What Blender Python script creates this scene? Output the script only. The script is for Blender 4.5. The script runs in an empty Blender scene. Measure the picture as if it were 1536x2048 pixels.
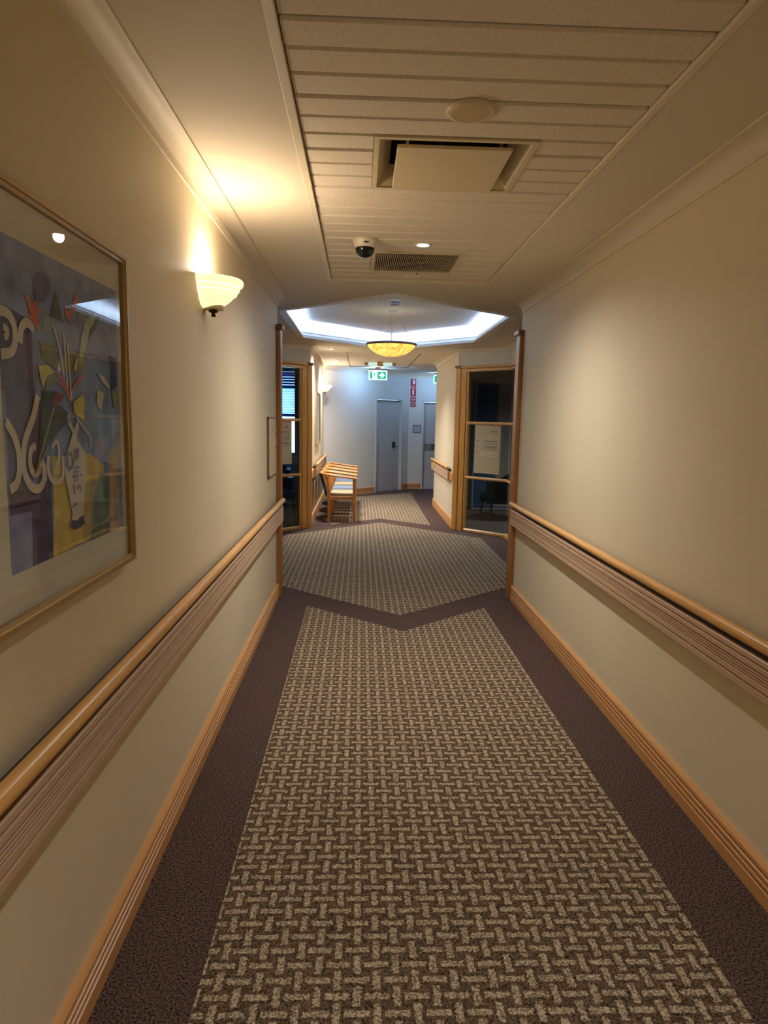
import bpy, bmesh, math, random
from mathutils import Vector, Matrix
random.seed(7)
S = bpy.context.scene
COL = S.collection

# ------------------------------------------------------------------ camera
cam_d = bpy.data.cameras.new('camera')
cam = bpy.data.objects.new('camera', cam_d)
COL.objects.link(cam)
cr = Vector((0.99922357, -0.03469831, 0.01866225))
cu = Vector((-0.01373884, 0.1370713, 0.9904659))
cf = Vector((0.03692555, 0.98995327, -0.13648816))
cam.matrix_world = Matrix(((cr.x, cu.x, -cf.x, 0), (cr.y, cu.y, -cf.y, 0), (cr.z, cu.z, -cf.z, 1.55), (0, 0, 0, 1)))
cam_d.sensor_fit = 'AUTO'
cam_d.sensor_width = 36
cam_d.lens = 1350.9 * 36 / 2048
cam_d.clip_start = 0.02
S.camera = cam

# ------------------------------------------------------------------ exposure, world
S.view_settings.view_transform = 'Standard'
S.view_settings.look = 'None'
S.view_settings.gamma = 1
S.view_settings.use_curve_mapping = False
S.view_settings.exposure = 1.0
EXPO = {'down': 68.0, 'sconce': 7.2, 'cove': 36.0, 'far': 104.0, 'back': 72.0}
W = bpy.data.worlds.new('world')
S.world = W
W.use_nodes = True
bg = W.node_tree.nodes['Background']
bg.inputs['Color'].default_value = (0.25, 0.58, 1.0, 1)      # daylight outside the suite window
bg.inputs['Strength'].default_value = 7.0
S.cycles.max_bounces = 8
S.cycles.diffuse_bounces = 5
S.cycles.glossy_bounces = 3
S.cycles.transmission_bounces = 4
S.cycles.transparent_max_bounces = 10
S.cycles.caustics_reflective = False
S.cycles.caustics_refractive = False
S.cycles.sample_clamp_indirect = 4.0
S.cycles.use_denoising = True

# room numbers (metres)
XL, XR = -0.70, 1.35          # wall faces
ZC = 2.535                    # plaster ceiling
ZT = 2.545                    # plank ceiling underside
XC = 0.33                     # corridor axis
YB = -3.0

# ------------------------------------------------------------------ materials
def lin(c):
    return tuple(((v / 255) / 12.92 if v / 255 <= 0.04045 else ((v / 255 + 0.055) / 1.055) ** 2.4) for v in c) + (1,)

def mat(name, rgb, rough=0.6, metal=0.0, var=0.0, scale=(8, 8, 8), bump=0.0, emit=None, estr=0.0, detail=3, spec=None):
    m = bpy.data.materials.new(name)
    m.use_nodes = True
    n, l = m.node_tree.nodes, m.node_tree.links
    p = n['Principled BSDF']
    p.inputs['Roughness'].default_value = rough
    p.inputs['Metallic'].default_value = metal
    p.inputs['Base Color'].default_value = lin(rgb)
    if spec is not None:
        p.inputs['Specular IOR Level'].default_value = spec
    if var or bump:
        tc = n.new('ShaderNodeTexCoord')
        mp = n.new('ShaderNodeMapping')
        mp.inputs['Scale'].default_value = scale
        nz = n.new('ShaderNodeTexNoise')
        nz.inputs['Scale'].default_value = 1.0
        nz.inputs['Detail'].default_value = detail
        l.new(tc.outputs['Object'], mp.inputs['Vector'])
        l.new(mp.outputs['Vector'], nz.inputs['Vector'])
        if var:
            rp = n.new('ShaderNodeValToRGB')
            rp.color_ramp.elements[0].position = 0.3
            rp.color_ramp.elements[1].position = 0.7
            c = lin(rgb)
            rp.color_ramp.elements[0].color = tuple(v * (1 - var) for v in c[:3]) + (1,)
            rp.color_ramp.elements[1].color = tuple(min(1, v * (1 + var)) for v in c[:3]) + (1,)
            l.new(nz.outputs['Fac'], rp.inputs['Fac'])
            l.new(rp.outputs['Color'], p.inputs['Base Color'])
        if bump:
            bp = n.new('ShaderNodeBump')
            bp.inputs['Strength'].default_value = bump
            bp.inputs['Distance'].default_value = 0.002
            l.new(nz.outputs['Fac'], bp.inputs['Height'])
            l.new(bp.outputs['Normal'], p.inputs['Normal'])
    if emit:
        p.inputs['Emission Color'].default_value = lin(emit)
        p.inputs['Emission Strength'].default_value = estr
    return m

def glass(name, tint=(235, 240, 238), gain=1.7):
    """thin sheet: see-through with a Schlick mirror part, the same from both sides"""
    m = bpy.data.materials.new(name)
    m.use_nodes = True
    n, l = m.node_tree.nodes, m.node_tree.links
    n.remove(n['Principled BSDF'])
    t = n.new('ShaderNodeBsdfTransparent'); t.inputs['Color'].default_value = lin(tint)
    g = n.new('ShaderNodeBsdfGlossy'); g.inputs['Roughness'].default_value = 0.0
    ge = n.new('ShaderNodeNewGeometry')
    dt = n.new('ShaderNodeVectorMath'); dt.operation = 'DOT_PRODUCT'
    l.new(ge.outputs['Normal'], dt.inputs[0]); l.new(ge.outputs['Incoming'], dt.inputs[1])
    def M(op, a, b=None):
        x = n.new('ShaderNodeMath'); x.operation = op; x.use_clamp = op == 'MULTIPLY'
        for i, v in enumerate((a, b)):
            if v is None: continue
            if isinstance(v, (int, float)): x.inputs[i].default_value = v
            else: l.new(v, x.inputs[i])
        return x.outputs[0]
    s = M('POWER', M('SUBTRACT', 1.0, M('ABSOLUTE', dt.outputs['Value'])), 5.0)
    f = M('MULTIPLY', M('ADD', M('MULTIPLY', s, 0.96), 0.04), gain)
    mx = n.new('ShaderNodeMixShader')
    l.new(f, mx.inputs[0]); l.new(t.outputs[0], mx.inputs[1]); l.new(g.outputs[0], mx.inputs[2])
    l.new(mx.outputs[0], n['Material Output'].inputs['Surface'])
    return m

def carpet_plain():
    m = mat('carpet_brown', (92, 76, 70), rough=0.95, var=0.0, spec=0.05)
    n, l = m.node_tree.nodes, m.node_tree.links
    p = n['Principled BSDF']
    tc = n.new('ShaderNodeTexCoord')
    a = n.new('ShaderNodeTexNoise'); a.inputs['Scale'].default_value = 150; a.inputs['Detail'].default_value = 2
    b = n.new('ShaderNodeTexNoise'); b.inputs['Scale'].default_value = 6; b.inputs['Detail'].default_value = 3
    l.new(tc.outputs['Object'], a.inputs['Vector']); l.new(tc.outputs['Object'], b.inputs['Vector'])
    r = n.new('ShaderNodeValToRGB')
    r.color_ramp.elements[0].position = 0.34; r.color_ramp.elements[0].color = lin((38, 28, 27))
    r.color_ramp.elements[1].position = 0.66; r.color_ramp.elements[1].color = lin((118, 97, 89))
    l.new(a.outputs['Fac'], r.inputs['Fac'])
    mx = n.new('ShaderNodeMix'); mx.data_type = 'RGBA'; mx.blend_type = 'MULTIPLY'; mx.inputs['Factor'].default_value = 0.35
    r2 = n.new('ShaderNodeValToRGB')
    r2.color_ramp.elements[0].color = (0.6, 0.6, 0.6, 1); r2.color_ramp.elements[1].color = (1, 1, 1, 1)
    l.new(b.outputs['Fac'], r2.inputs['Fac'])
    l.new(r.outputs['Color'], mx.inputs['A']); l.new(r2.outputs['Color'], mx.inputs['B'])
    l.new(mx.outputs['Result'], p.inputs['Base Color'])
    bp = n.new('ShaderNodeBump'); bp.inputs['Strength'].default_value = 0.5; bp.inputs['Distance'].default_value = 0.003
    l.new(a.outputs['Fac'], bp.inputs['Height']); l.new(bp.outputs['Normal'], p.inputs['Normal'])
    return m

def carpet_weave():
    """beige dashes laid in an offset basket weave on brown pile"""
    m = mat('carpet_weave', (130, 110, 90), rough=0.95, spec=0.05)
    n, l = m.node_tree.nodes, m.node_tree.links
    p = n['Principled BSDF']
    tc = n.new('ShaderNodeTexCoord'); sp = n.new('ShaderNodeSeparateXYZ')
    wob = n.new('ShaderNodeTexNoise'); wob.inputs['Scale'].default_value = 130; wob.inputs['Detail'].default_value = 2
    l.new(tc.outputs['Object'], wob.inputs['Vector'])
    l.new(tc.outputs['Object'], sp.inputs[0])
    def M(op, a, b=None, c=None):
        x = n.new('ShaderNodeMath'); x.operation = op
        for i, v in enumerate((a, b, c)):
            if v is None: continue
            if isinstance(v, (int, float)): x.inputs[i].default_value = v
            else: l.new(v, x.inputs[i])
        return x.outputs[0]
    jit = M('MULTIPLY', M('SUBTRACT', wob.outputs['Fac'], 0.5), 0.016)
    px, py = 0.1087, 0.0536
    v = M('DIVIDE', M('ADD', M('SUBTRACT', sp.outputs['Y'], 1.577 - py / 2), jit), py)
    row = M('FLOOR', v)
    fv = M('ABSOLUTE', M('SUBTRACT', M('SUBTRACT', v, row), 0.5))
    odd = M('FLOORED_MODULO', row, 2.0)
    u = M('DIVIDE', M('ADD', M('SUBTRACT', sp.outputs['X'], 0.121 - px / 2), jit), px)
    u = M('ADD', u, M('MULTIPLY', odd, 0.5))
    fu = M('ABSOLUTE', M('SUBTRACT', M('SUBTRACT', u, M('FLOOR', u)), 0.5))
    hor = M('MULTIPLY', M('LESS_THAN', fu, 0.312), M('LESS_THAN', fv, 0.18))
    ver = M('GREATER_THAN', fu, 0.408)
    tip = M('MULTIPLY', M('LESS_THAN', fu, 0.092), M('GREATER_THAN', fv, 0.41))
    mask = M('MAXIMUM', M('MAXIMUM', hor, ver), tip)
    a = n.new('ShaderNodeTexNoise'); a.inputs['Scale'].default_value = 190; a.inputs['Detail'].default_value = 2
    l.new(tc.outputs['Object'], a.inputs['Vector'])
    def ramp(c0, c1):
        r = n.new('ShaderNodeValToRGB')
        r.color_ramp.elements[0].position = 0.33; r.color_ramp.elements[0].color = lin(c0)
        r.color_ramp.elements[1].position = 0.67; r.color_ramp.elements[1].color = lin(c1)
        l.new(a.outputs['Fac'], r.inputs['Fac']); return r.outputs['Color']
    mx = n.new('ShaderNodeMix'); mx.data_type = 'RGBA'
    l.new(mask, mx.inputs['Factor'])
    l.new(ramp((46, 34, 27), (128, 106, 87)), mx.inputs['A'])
    l.new(ramp((86, 73, 55), (210, 192, 162)), mx.inputs['B'])
    l.new(mx.outputs['Result'], p.inputs['Base Color'])
    bp = n.new('ShaderNodeBump'); bp.inputs['Strength'].default_value = 0.5; bp.inputs['Distance'].default_value = 0.003
    l.new(a.outputs['Fac'], bp.inputs['Height']); l.new(bp.outputs['Normal'], p.inputs['Normal'])
    return m

def amber_glass():
    m = mat('amber_alabaster', (230, 170, 70), rough=0.35)
    n, l = m.node_tree.nodes, m.node_tree.links
    p = n['Principled BSDF']
    tc = n.new('ShaderNodeTexCoord')
    nz = n.new('ShaderNodeTexNoise'); nz.inputs['Scale'].default_value = 7; nz.inputs['Detail'].default_value = 5; nz.inputs['Distortion'].default_value = 2.2
    l.new(tc.outputs['Object'], nz.inputs['Vector'])
    r = n.new('ShaderNodeValToRGB')
    r.color_ramp.elements[0].position = 0.36; r.color_ramp.elements[0].color = lin((226, 160, 44))
    r.color_ramp.elements[1].position = 0.62; r.color_ramp.elements[1].color = lin((255, 226, 118))
    l.new(nz.outputs['Fac'], r.inputs['Fac'])
    l.new(r.outputs['Color'], p.inputs['Base Color']); l.new(r.outputs['Color'], p.inputs['Emission Color'])
    p.inputs['Emission Strength'].default_value = 0.6
    return m

wood_v = mat('honey_wood_upright', (214, 152, 74), 0.36, var=0.12, scale=(45, 45, 2.5), bump=0.05)
wood_h = mat('honey_wood_lengthwise', (216, 162, 88), 0.32, var=0.13, scale=(60, 3, 60), bump=0.04)
wood_post = mat('brown_wood_post', (150, 98, 48), 0.42, var=0.15, scale=(45, 45, 2.5), bump=0.05)
wood_cap = mat('dark_turned_wood', (122, 72, 38), 0.4, var=0.12, scale=(30, 30, 30))
wood_chair = mat('beech_chair_wood', (202, 136, 66), 0.34, var=0.12, scale=(14, 14, 14), bump=0.03)
skirt_m = mat('skirting_wood', (204, 150, 94), 0.40, var=0.06, scale=(30, 3, 30))
bump_m = mat('taupe_vinyl_guard', (196, 164, 134), 0.42)
dark_m = mat('dark_rail_spacer', (44, 28, 22), 0.6)
wall_m = mat('cream_wall_paint', (218, 205, 176), 0.55, var=0.025, scale=(2.2, 2.2, 1.0), bump=0.03)
white_wall_m = mat('white_end_wall_paint', (214, 212, 204), 0.6, var=0.02, scale=(2, 2, 2))
ceil_m = mat('ceiling_paint', (220, 210, 192), 0.75, var=0.03, scale=(2, 2, 2))
plank_m = mat('textured_ceiling_plank', (222, 211, 194), 0.85, var=0.10, scale=(110, 110, 110), bump=0.6)
gap_m = mat('ceiling_void_shade', (70, 60, 50), 0.9)  # beige backing coloured dark to stand for shade in the plank gaps
strip_m = mat('ceiling_edge_strip', (226, 214, 190), 0.5)
corn_m = mat('cornice_paint', (218, 206, 182), 0.6, var=0.02, scale=(3, 3, 3))
coffer_m = mat('coffer_white', (243, 245, 248), 0.6)
carpet_b = carpet_plain()
carpet_w = carpet_weave()
door_m = mat('grey_door_paint', (186, 184, 182), 0.5, var=0.02, scale=(3, 3, 3))
doorframe_m = mat('door_frame_paint', (204, 204, 202), 0.45)
steel_m = mat('brushed_steel', (150, 148, 140), 0.35, metal=0.9)
lock_m = mat('dark_lock_metal', (70, 66, 60), 0.4, metal=0.6)
glass_m = glass('clear_glass', (190, 204, 206), 1.6)
pic_glass_m = glass('picture_glass', (246, 246, 244), 1.7)
sign_m = mat('cream_sign_board', (214, 196, 158), 0.4)
ink_m = mat('sign_ink', (70, 62, 46), 0.6)
white_m = mat('white_plastic', (226, 218, 200), 0.45)
beige_m = mat('beige_plastic', (214, 198, 162), 0.5)
black_m = mat('black_plastic', (20, 20, 22), 0.15)
gold_m = mat('champagne_frame', (176, 148, 100), 0.38, metal=0.55, var=0.06, scale=(40, 3, 3))
mount_m = mat('mount_board', (240, 240, 230), 0.8, bump=0.08, scale=(160, 160, 160))
red_m = mat('fire_sign_red', (176, 24, 44), 0.45)
grey_m = mat('grey_fin', (186, 168, 138), 0.5)
navy_m = mat('navy_leather', (24, 44, 96), 0.28)
suite_m = mat('suite_wall_paint', (120, 124, 132), 0.7)
cupb_m = mat('brown_cupboard_door', (150, 132, 116), 0.5)
cupb2_m = mat('blue_black_cupboard_door', (66, 78, 104), 0.5)
cush_b = mat('beige_cushion_fabric', (172, 156, 126), 0.9, var=0.12, scale=(60, 60, 60), bump=0.2)
cush_u = mat('blue_cushion_fabric', (112, 130, 150), 0.9, var=0.12, scale=(60, 60, 60), bump=0.2)
pad_m = mat('black_back_pad', (36, 34, 36), 0.7)
brass_m = mat('dark_bronze', (60, 44, 30), 0.4, metal=0.6)
shade_m = mat('frosted_cream_glass', (250, 238, 212), 0.4, emit=(255, 228, 178), estr=0.56)
lamp_w = mat('lit_lamp', (255, 255, 255), 0.4, emit=(255, 250, 240), estr=16)
cove_m = mat('cove_tube', (255, 255, 255), 0.4, emit=(200, 226, 255), estr=EXPO['cove'])
tube_m = mat('emergency_lens', (214, 236, 236), 0.2, emit=(190, 246, 244), estr=0.3)
exit_g = mat('exit_green', (0, 120, 96), 0.3, emit=(0, 196, 150), estr=0.42)
exit_w = mat('exit_white', (235, 255, 248), 0.3, emit=(205, 255, 244), estr=0.6)
amber_m = amber_glass()
slat_m = mat('white_blind_slat', (226, 236, 238), 0.6)
blue_slat_m = mat('blue_shutter_slat', (60, 104, 160), 0.5)
for _m, _w in ((slat_m, 0.75), (blue_slat_m, 0.5)):   # thin slats let daylight through
    n, l = _m.node_tree.nodes, _m.node_tree.links
    t = n.new('ShaderNodeBsdfTranslucent'); t.inputs['Color'].default_value = n['Principled BSDF'].inputs['Base Color'].default_value
    mx = n.new('ShaderNodeMixShader'); mx.inputs[0].default_value = _w
    l.new(n['Principled BSDF'].outputs[0], mx.inputs[1]); l.new(t.outputs[0], mx.inputs[2])
    l.new(mx.outputs[0], n['Material Output'].inputs['Surface'])

# ------------------------------------------------------------------ mesh helpers
class MB:
    def __init__(s):
        s.v, s.f, s.mi = [], [], []
    def add(s, vs, fs, mi=0):
        o = len(s.v)
        s.v += [tuple(v) for v in vs]
        s.f += [tuple(i + o for i in f) for f in fs]
        s.mi += [mi] * len(fs)
        return s
    def box(s, x0, x1, y0, y1, z0, z1, mi=0):
        vs = [(x, y, z) for z in (z0, z1) for x, y in ((x0, y0), (x1, y0), (x1, y1), (x0, y1))]
        return s.add(vs, [(3, 2, 1, 0), (4, 5, 6, 7), (0, 1, 5, 4), (1, 2, 6, 5), (2, 3, 7, 6), (3, 0, 4, 7)], mi)
    def ring(s, x0, x1, y0, y1, w, z0, z1, mi=0):
        """mitred rectangular frame of width w lying flat"""
        q = lambda d: [(x0 + d, y0 + d), (x1 - d, y0 + d), (x1 - d, y1 - d), (x0 + d, y1 - d)]
        vs = [(x, y, z) for z in (z0, z1) for d in (0, w) for x, y in q(d)]
        fs = []
        for i in range(4):
            j = (i + 1) % 4
            fs += [(i, j, 4 + j, 4 + i), (8 + i, 8 + j, 12 + j, 12 + i), (i, j, 8 + j, 8 + i), (4 + i, 4 + j, 12 + j, 12 + i)]
        return s.add(vs, fs, mi)
    def prism(s, pts, z0, z1, mi=0):
        n = len(pts)
        vs = [(x, y, z0) for x, y in pts] + [(x, y, z1) for x, y in pts]
        return s.add(vs, [tuple(range(n - 1, -1, -1)), tuple(range(n, 2 * n))] + [(i, (i + 1) % n, n + (i + 1) % n, n + i) for i in range(n)], mi)
    def obox(s, p, ax, ay, az, mi=0):
        """box from corner p along three edge vectors"""
        p, ax, ay, az = Vector(p), Vector(ax), Vector(ay), Vector(az)
        vs = [p, p + ax, p + ax + ay, p + ay]
        vs = vs + [q + az for q in vs]
        return s.add(vs, [(3, 2, 1, 0), (4, 5, 6, 7), (0, 1, 5, 4), (1, 2, 6, 5), (2, 3, 7, 6), (3, 0, 4, 7)], mi)
    def lathe(s, prof, c, n=32, a0=0.0, a1=2 * math.pi, sx=1.0, sy=1.0, mi=0):
        full = abs(a1 - a0 - 2 * math.pi) < 1e-6
        k = n if full else n + 1
        vs = []
        for r, z in prof:
            for i in range(k):
                a = a0 + (a1 - a0) * i / n
                vs.append((c[0] + r * sx * math.cos(a), c[1] + r * sy * math.sin(a), c[2] + z))
        fs = []
        for j in range(len(prof) - 1):
            for i in range(n):
                i2 = (i + 1) % k
                fs.append((j * k + i, j * k + i2, (j + 1) * k + i2, (j + 1) * k + i))
        return s.add(vs, fs, mi)
    def tube(s, pts, r, n=10, rz=None, mi=0, taper=None):
        """tube along a 3-D path, elliptical section (r sideways, rz up)"""
        pts = [Vector(p) for p in pts]
        rz = rz or r
        m = len(pts)
        vs = []
        for i, p in enumerate(pts):
            d = (pts[min(i + 1, m - 1)] - pts[max(i - 1, 0)]).normalized()
            up = Vector((0, 0, 1)) if abs(d.z) < 0.95 else Vector((0, 1, 0))
            sd = d.cross(up).normalized(); u2 = sd.cross(d).normalized()
            k = taper[i] if taper else 1.0
            for j in range(n):
                a = 2 * math.pi * j / n
                vs.append(p + sd * (r * k * math.cos(a)) + u2 * (rz * k * math.sin(a)))
        fs = [(i * n + j, i * n + (j + 1) % n, (i + 1) * n + (j + 1) % n, (i + 1) * n + j) for i in range(m - 1) for j in range(n)]
        fs += [tuple(range(n - 1, -1, -1)), tuple(range((m - 1) * n, m * n))]
        return s.add(vs, fs, mi)
    def sweep(s, prof, path, mi=0, caps=True):
        """profile (u to the left of travel, z) swept along an xy path with mitred corners"""
        P = [Vector(p) for p in path]
        m, k = len(P), len(prof)
        vs = []
        for i, p in enumerate(P):
            d0 = (P[i] - P[i - 1]).normalized() if i else (P[1] - P[0]).normalized()
            d1 = (P[i + 1] - P[i]).normalized() if i < m - 1 else d0
            n0, n1 = Vector((-d0.y, d0.x)), Vector((-d1.y, d1.x))
            b = n0 + n1
            b = b / max(1e-6, b.dot(n0))
            for u, z in prof:
                q = p + b * u
                vs.append((q.x, q.y, z))
        fs = [(i * k + j, (i + 1) * k + j, (i + 1) * k + (j + 1) % k, i * k + (j + 1) % k) for i in range(m - 1) for j in range(k)]
        if caps:
            fs += [tuple(range(k)), tuple(range((m - 1) * k + k - 1, (m - 1) * k - 1, -1))]
        return s.add(vs, fs, mi)
    def build(s, name, mats, parent=None, smooth=False, bevel=0.0, local=False, seg=2):
        me = bpy.data.meshes.new(name)
        off = Vector((0, 0, 0))
        if not local:
            q = parent
            while q is not None:
                off += q.location; q = q.parent
        me.from_pydata([Vector(v) - off for v in s.v], [], s.f)
        if not isinstance(mats, (list, tuple)): mats = [mats]
        for m in mats: me.materials.append(m)
        me.polygons.foreach_set('material_index', s.mi)
        bm = bmesh.new(); bm.from_mesh(me)
        bmesh.ops.recalc_face_normals(bm, faces=bm.faces)
        bm.to_mesh(me); bm.free()
        if smooth:
            me.polygons.foreach_set('use_smooth', [True] * len(me.polygons))
        me.update()
        o = bpy.data.objects.new(name, me)
        COL.objects.link(o)
        if parent is not None: o.parent = parent
        if smooth:
            try:
                md = o.modifiers.new('sharp', 'EDGE_SPLIT'); md.split_angle = math.radians(42)
            except Exception: pass
        if bevel:
            md = o.modifiers.new('bevel', 'BEVEL'); md.width = bevel; md.segments = seg; md.limit_method = 'ANGLE'
        return o

def tag(o, label=None, cat=None, group=None, kind=None):
    if label: o['label'] = label
    if cat: o['category'] = cat
    if group: o['group'] = group
    if kind: o['kind'] = kind
    return o

def thing(name, label, cat, loc=(0, 0, 0), group=None, rz=0.0):
    o = bpy.data.objects.new(name, None)
    o.empty_display_size = 0.05
    o.location = loc; o.rotation_euler = (0, 0, rz)
    COL.objects.link(o)
    return tag(o, label, cat, group)

def struct(o, label, cat):
    return tag(o, label, cat, kind='structure')

def copy_tree(o, parent=None):
    c = o.copy(); COL.objects.link(c)
    if parent is not None: c.parent = parent
    for ch in list(o.children): copy_tree(ch, c)
    return c

def wall_seg(mb, p0, p1, z0, z1, th=0.12, mi=0):
    """upright slab whose face is the line p0-p1, room on the left of travel"""
    p0, p1 = Vector(p0), Vector(p1)
    d = (p1 - p0).normalized(); r = Vector((d.y, -d.x)) * th
    return mb.prism([p0, p1, p1 + r, p0 + r], z0, z1, mi)

def text(mb, body, size, org, xd, yd, align='LEFT', mi=0, bold=0.0, lift=0.0006):
    cu_ = bpy.data.curves.new('t', 'FONT'); cu_.body = body; cu_.size = size; cu_.align_x = align
    cu_.offset = bold; cu_.resolution_u = 3
    o = bpy.data.objects.new('t', cu_); COL.objects.link(o)
    bpy.context.view_layer.update()
    me = o.to_mesh()
    xd, yd = Vector(xd).normalized(), Vector(yd).normalized(); nd = xd.cross(yd)
    org = Vector(org)
    vs = [org + xd * v.co.x + yd * v.co.y + nd * lift for v in me.vertices]
    fs = [tuple(p.vertices) for p in me.polygons]
    mb.add(vs, fs, mi)
    o.to_mesh_clear()
    bpy.data.objects.remove(o); bpy.data.curves.remove(cu_)

def flat(mb, pts, org, xd, yd, lift=0.0005, mi=0):
    xd, yd = Vector(xd).normalized(), Vector(yd).normalized(); nd = xd.cross(yd)
    org = Vector(org)
    mb.add([org + xd * a + yd * b + nd * lift for a, b in pts], [tuple(range(len(pts)))], mi)

def light(kind, name, loc, energy, color, parent=None, size=0.03, spot=None, blend=1.0, aim=(0, 0, -1)):
    d = bpy.data.lights.new(name, kind)
    d.energy = energy; d.color = color
    if kind in ('POINT', 'SPOT'): d.shadow_soft_size = size
    if kind == 'SPOT': d.spot_size = math.radians(spot); d.spot_blend = blend
    o = bpy.data.objects.new(name, d); COL.objects.link(o)
    if parent is not None:
        o.parent = parent; o.location = Vector(loc) - parent.location
    else: o.location = loc
    o.rotation_euler = Vector(aim).to_track_quat('-Z', 'Y').to_euler()
    return o

# ================================================================== STRUCTURE
# floor: brown border carpet and the woven inlays let into it
struct(MB().box(-5.1, 5.1, YB - 0.1, 15.5, -0.1, 0.0).build('floor', carpet_b), 'brown flecked border carpet along both corridor walls', 'floor')
HEXF = [(0.335, 5.21), (1.63, 6.36), (1.63, 8.80), (0.32, 10.06), (-0.97, 8.86), (-0.97, 6.36)]
inl = lambda pts: MB().prism(pts, 0.0, 0.0025)
struct(inl([(-0.42, YB), (1.055, YB), (1.055, 5.455), (0.33, 4.805), (-0.42, 5.47)]).build('floor_inlay', carpet_w), 'beige basket weave carpet runner in the near corridor, ending in a notch', 'carpet')
struct(inl(HEXF).build('floor_inlay', carpet_w), 'six sided basket weave carpet panel beneath the amber bowl pendant', 'carpet')
struct(inl([(-0.42, 9.80), (0.33, 10.47), (1.057, 9.86), (1.10, 14.30), (-0.02, 13.45), (-0.42, 13.0)]).build('floor_inlay', carpet_w), 'basket weave carpet strip of the far corridor beside the armchairs', 'carpet')

# ceiling: plaster with openings for the planks and the coffer
HEXC = [(0.265, 5.595), (1.40, 6.56), (1.405, 8.70), (0.43, 9.80), (-0.716, 8.60), (-0.712, 6.53)]
HEXU = [(0.30, 5.15), (1.72, 6.36), (1.72, 8.88), (0.335, 10.20), (-1.02, 8.86), (-1.02, 6.36)]
TX0, TX1, TY1 = -0.222, 0.907, 5.06
FT = (-0.22, 0.90, 10.35, 13.30)
c = MB()
def cf_(pts, z=ZC): c.add([(x, y, z) for x, y in pts], [tuple(range(len(pts)))])
cf_([(-5.1, YB - .1), (TX0 - .02, YB - .1), (TX0 - .02, TY1), (-5.1, TY1)])
cf_([(TX1 + .02, YB - .1), (5.1, YB - .1), (5.1, TY1), (TX1 + .02, TY1)])
cf_([(-5.1, TY1), (5.1, TY1), (5.1, HEXC[0][1]), (HEXC[0][0], HEXC[0][1]), (-5.1, HEXC[0][1])])
cf_([(-5.1, HEXC[0][1]), HEXC[0], HEXC[5], (-5.1, HEXC[5][1])]); cf_([(-5.1, HEXC[5][1]), HEXC[5], HEXC[4], (-5.1, HEXC[4][1])]); cf_([(-5.1, HEXC[4][1]), HEXC[4], HEXC[3], (-5.1, HEXC[3][1])])
cf_([HEXC[0], (5.1, HEXC[0][1]), (5.1, HEXC[1][1]), HEXC[1]]); cf_([HEXC[1], (5.1, HEXC[1][1]), (5.1, HEXC[2][1]), HEXC[2]]); cf_([HEXC[2], (5.1, HEXC[2][1]), (5.1, HEXC[3][1]), HEXC[3]])
cf_([(-5.1, HEXC[3][1]), (5.1, HEXC[3][1]), (5.1, FT[2]), (-5.1, FT[2])])
cf_([(-5.1, FT[2]), (FT[0], FT[2]), (FT[0], FT[3]), (-5.1, FT[3])]); cf_([(FT[1], FT[2]), (5.1, FT[2]), (5.1, FT[3]), (FT[1], FT[3])])
cf_([(-5.1, FT[3]), (5.1, FT[3]), (5.1, 15.6), (-5.1, 15.6)])
# roof slab over everything except the coffer (keeps daylight out)
struct(c.build('ceiling', ceil_m), 'plain painted plaster ceiling around the plank panel and the coffer', 'ceiling')
c = MB()
c.box(-5.1, 5.1, YB - .1, 4.95, 2.80, 2.86); c.box(-5.1, 5.1, 10.3, 15.6, 2.80, 2.86)
c.box(-5.1, -1.25, 4.95, 10.3, 2.80, 2.86); c.box(1.95, 5.1, 4.95, 10.3, 2.80, 2.86)
c.box(-1.25, 1.95, 4.95, 10.3, 2.86, 2.90)
c.box(-5.15, -5.1, YB - .1, 15.6, 2.5, 2.86); c.box(5.1, 5.15, YB - .1, 15.6, 2.5, 2.86); c.box(-5.1, 5.1, YB - .15, YB - .1, 2.5, 2.86); c.box(-5.1, 5.1, 15.6, 15.65, 2.5, 2.86)
struct(c.build('ceiling_slab', gap_m), 'slab above the ceilings', 'ceiling')

# coffer: outer cove wall, upper ceiling, stepped lip
c = MB()
n6 = 6
c.add([(x, y, 2.73) for x, y in HEXU], [tuple(range(6))])
c.add([(x, y, ZC + .004) for x, y in HEXU] + [(x, y, 2.73) for x, y in HEXU], [(i, (i + 1) % 6, 6 + (i + 1) % 6, 6 + i) for i in range(6)])
c.add([(x, y, ZC + .004) for x, y in HEXU] + [(x, y, ZC + .004) for x, y in HEXC], [(i, (i + 1) % 6, 6 + (i + 1) % 6, 6 + i) for i in range(6)])
struct(c.build('ceiling_coffer', coffer_m), 'bright white six sided ceiling recess lit from its hidden edge', 'ceiling')
lip = [(0, ZC - .006), (-.004, ZC + .018), (-.022, ZC + .020), (-.022, ZC + .025), (-.012, ZC + .027), (-.040, ZC + .056), (-.054, ZC + .058), (-.054, ZC + .063), (-.046, ZC + .066), (-.056, ZC + .078), (-.07, ZC + .078), (-.07, ZC - .006)]
c = MB()
path = HEXC + [HEXC[0], HEXC[1]]
# mitre all six corners: sweep an open path that overlaps its first edge, keep the closed part
mid = ((HEXC[0][0] + HEXC[1][0]) / 2, (HEXC[0][1] + HEXC[1][1]) / 2)
c.sweep(lip, [mid] + HEXC[1:] + [HEXC[0], mid], caps=False)
struct(c.build('trim_1', coffer_m), 'stepped white moulding around the coffer opening', 'trim')

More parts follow.
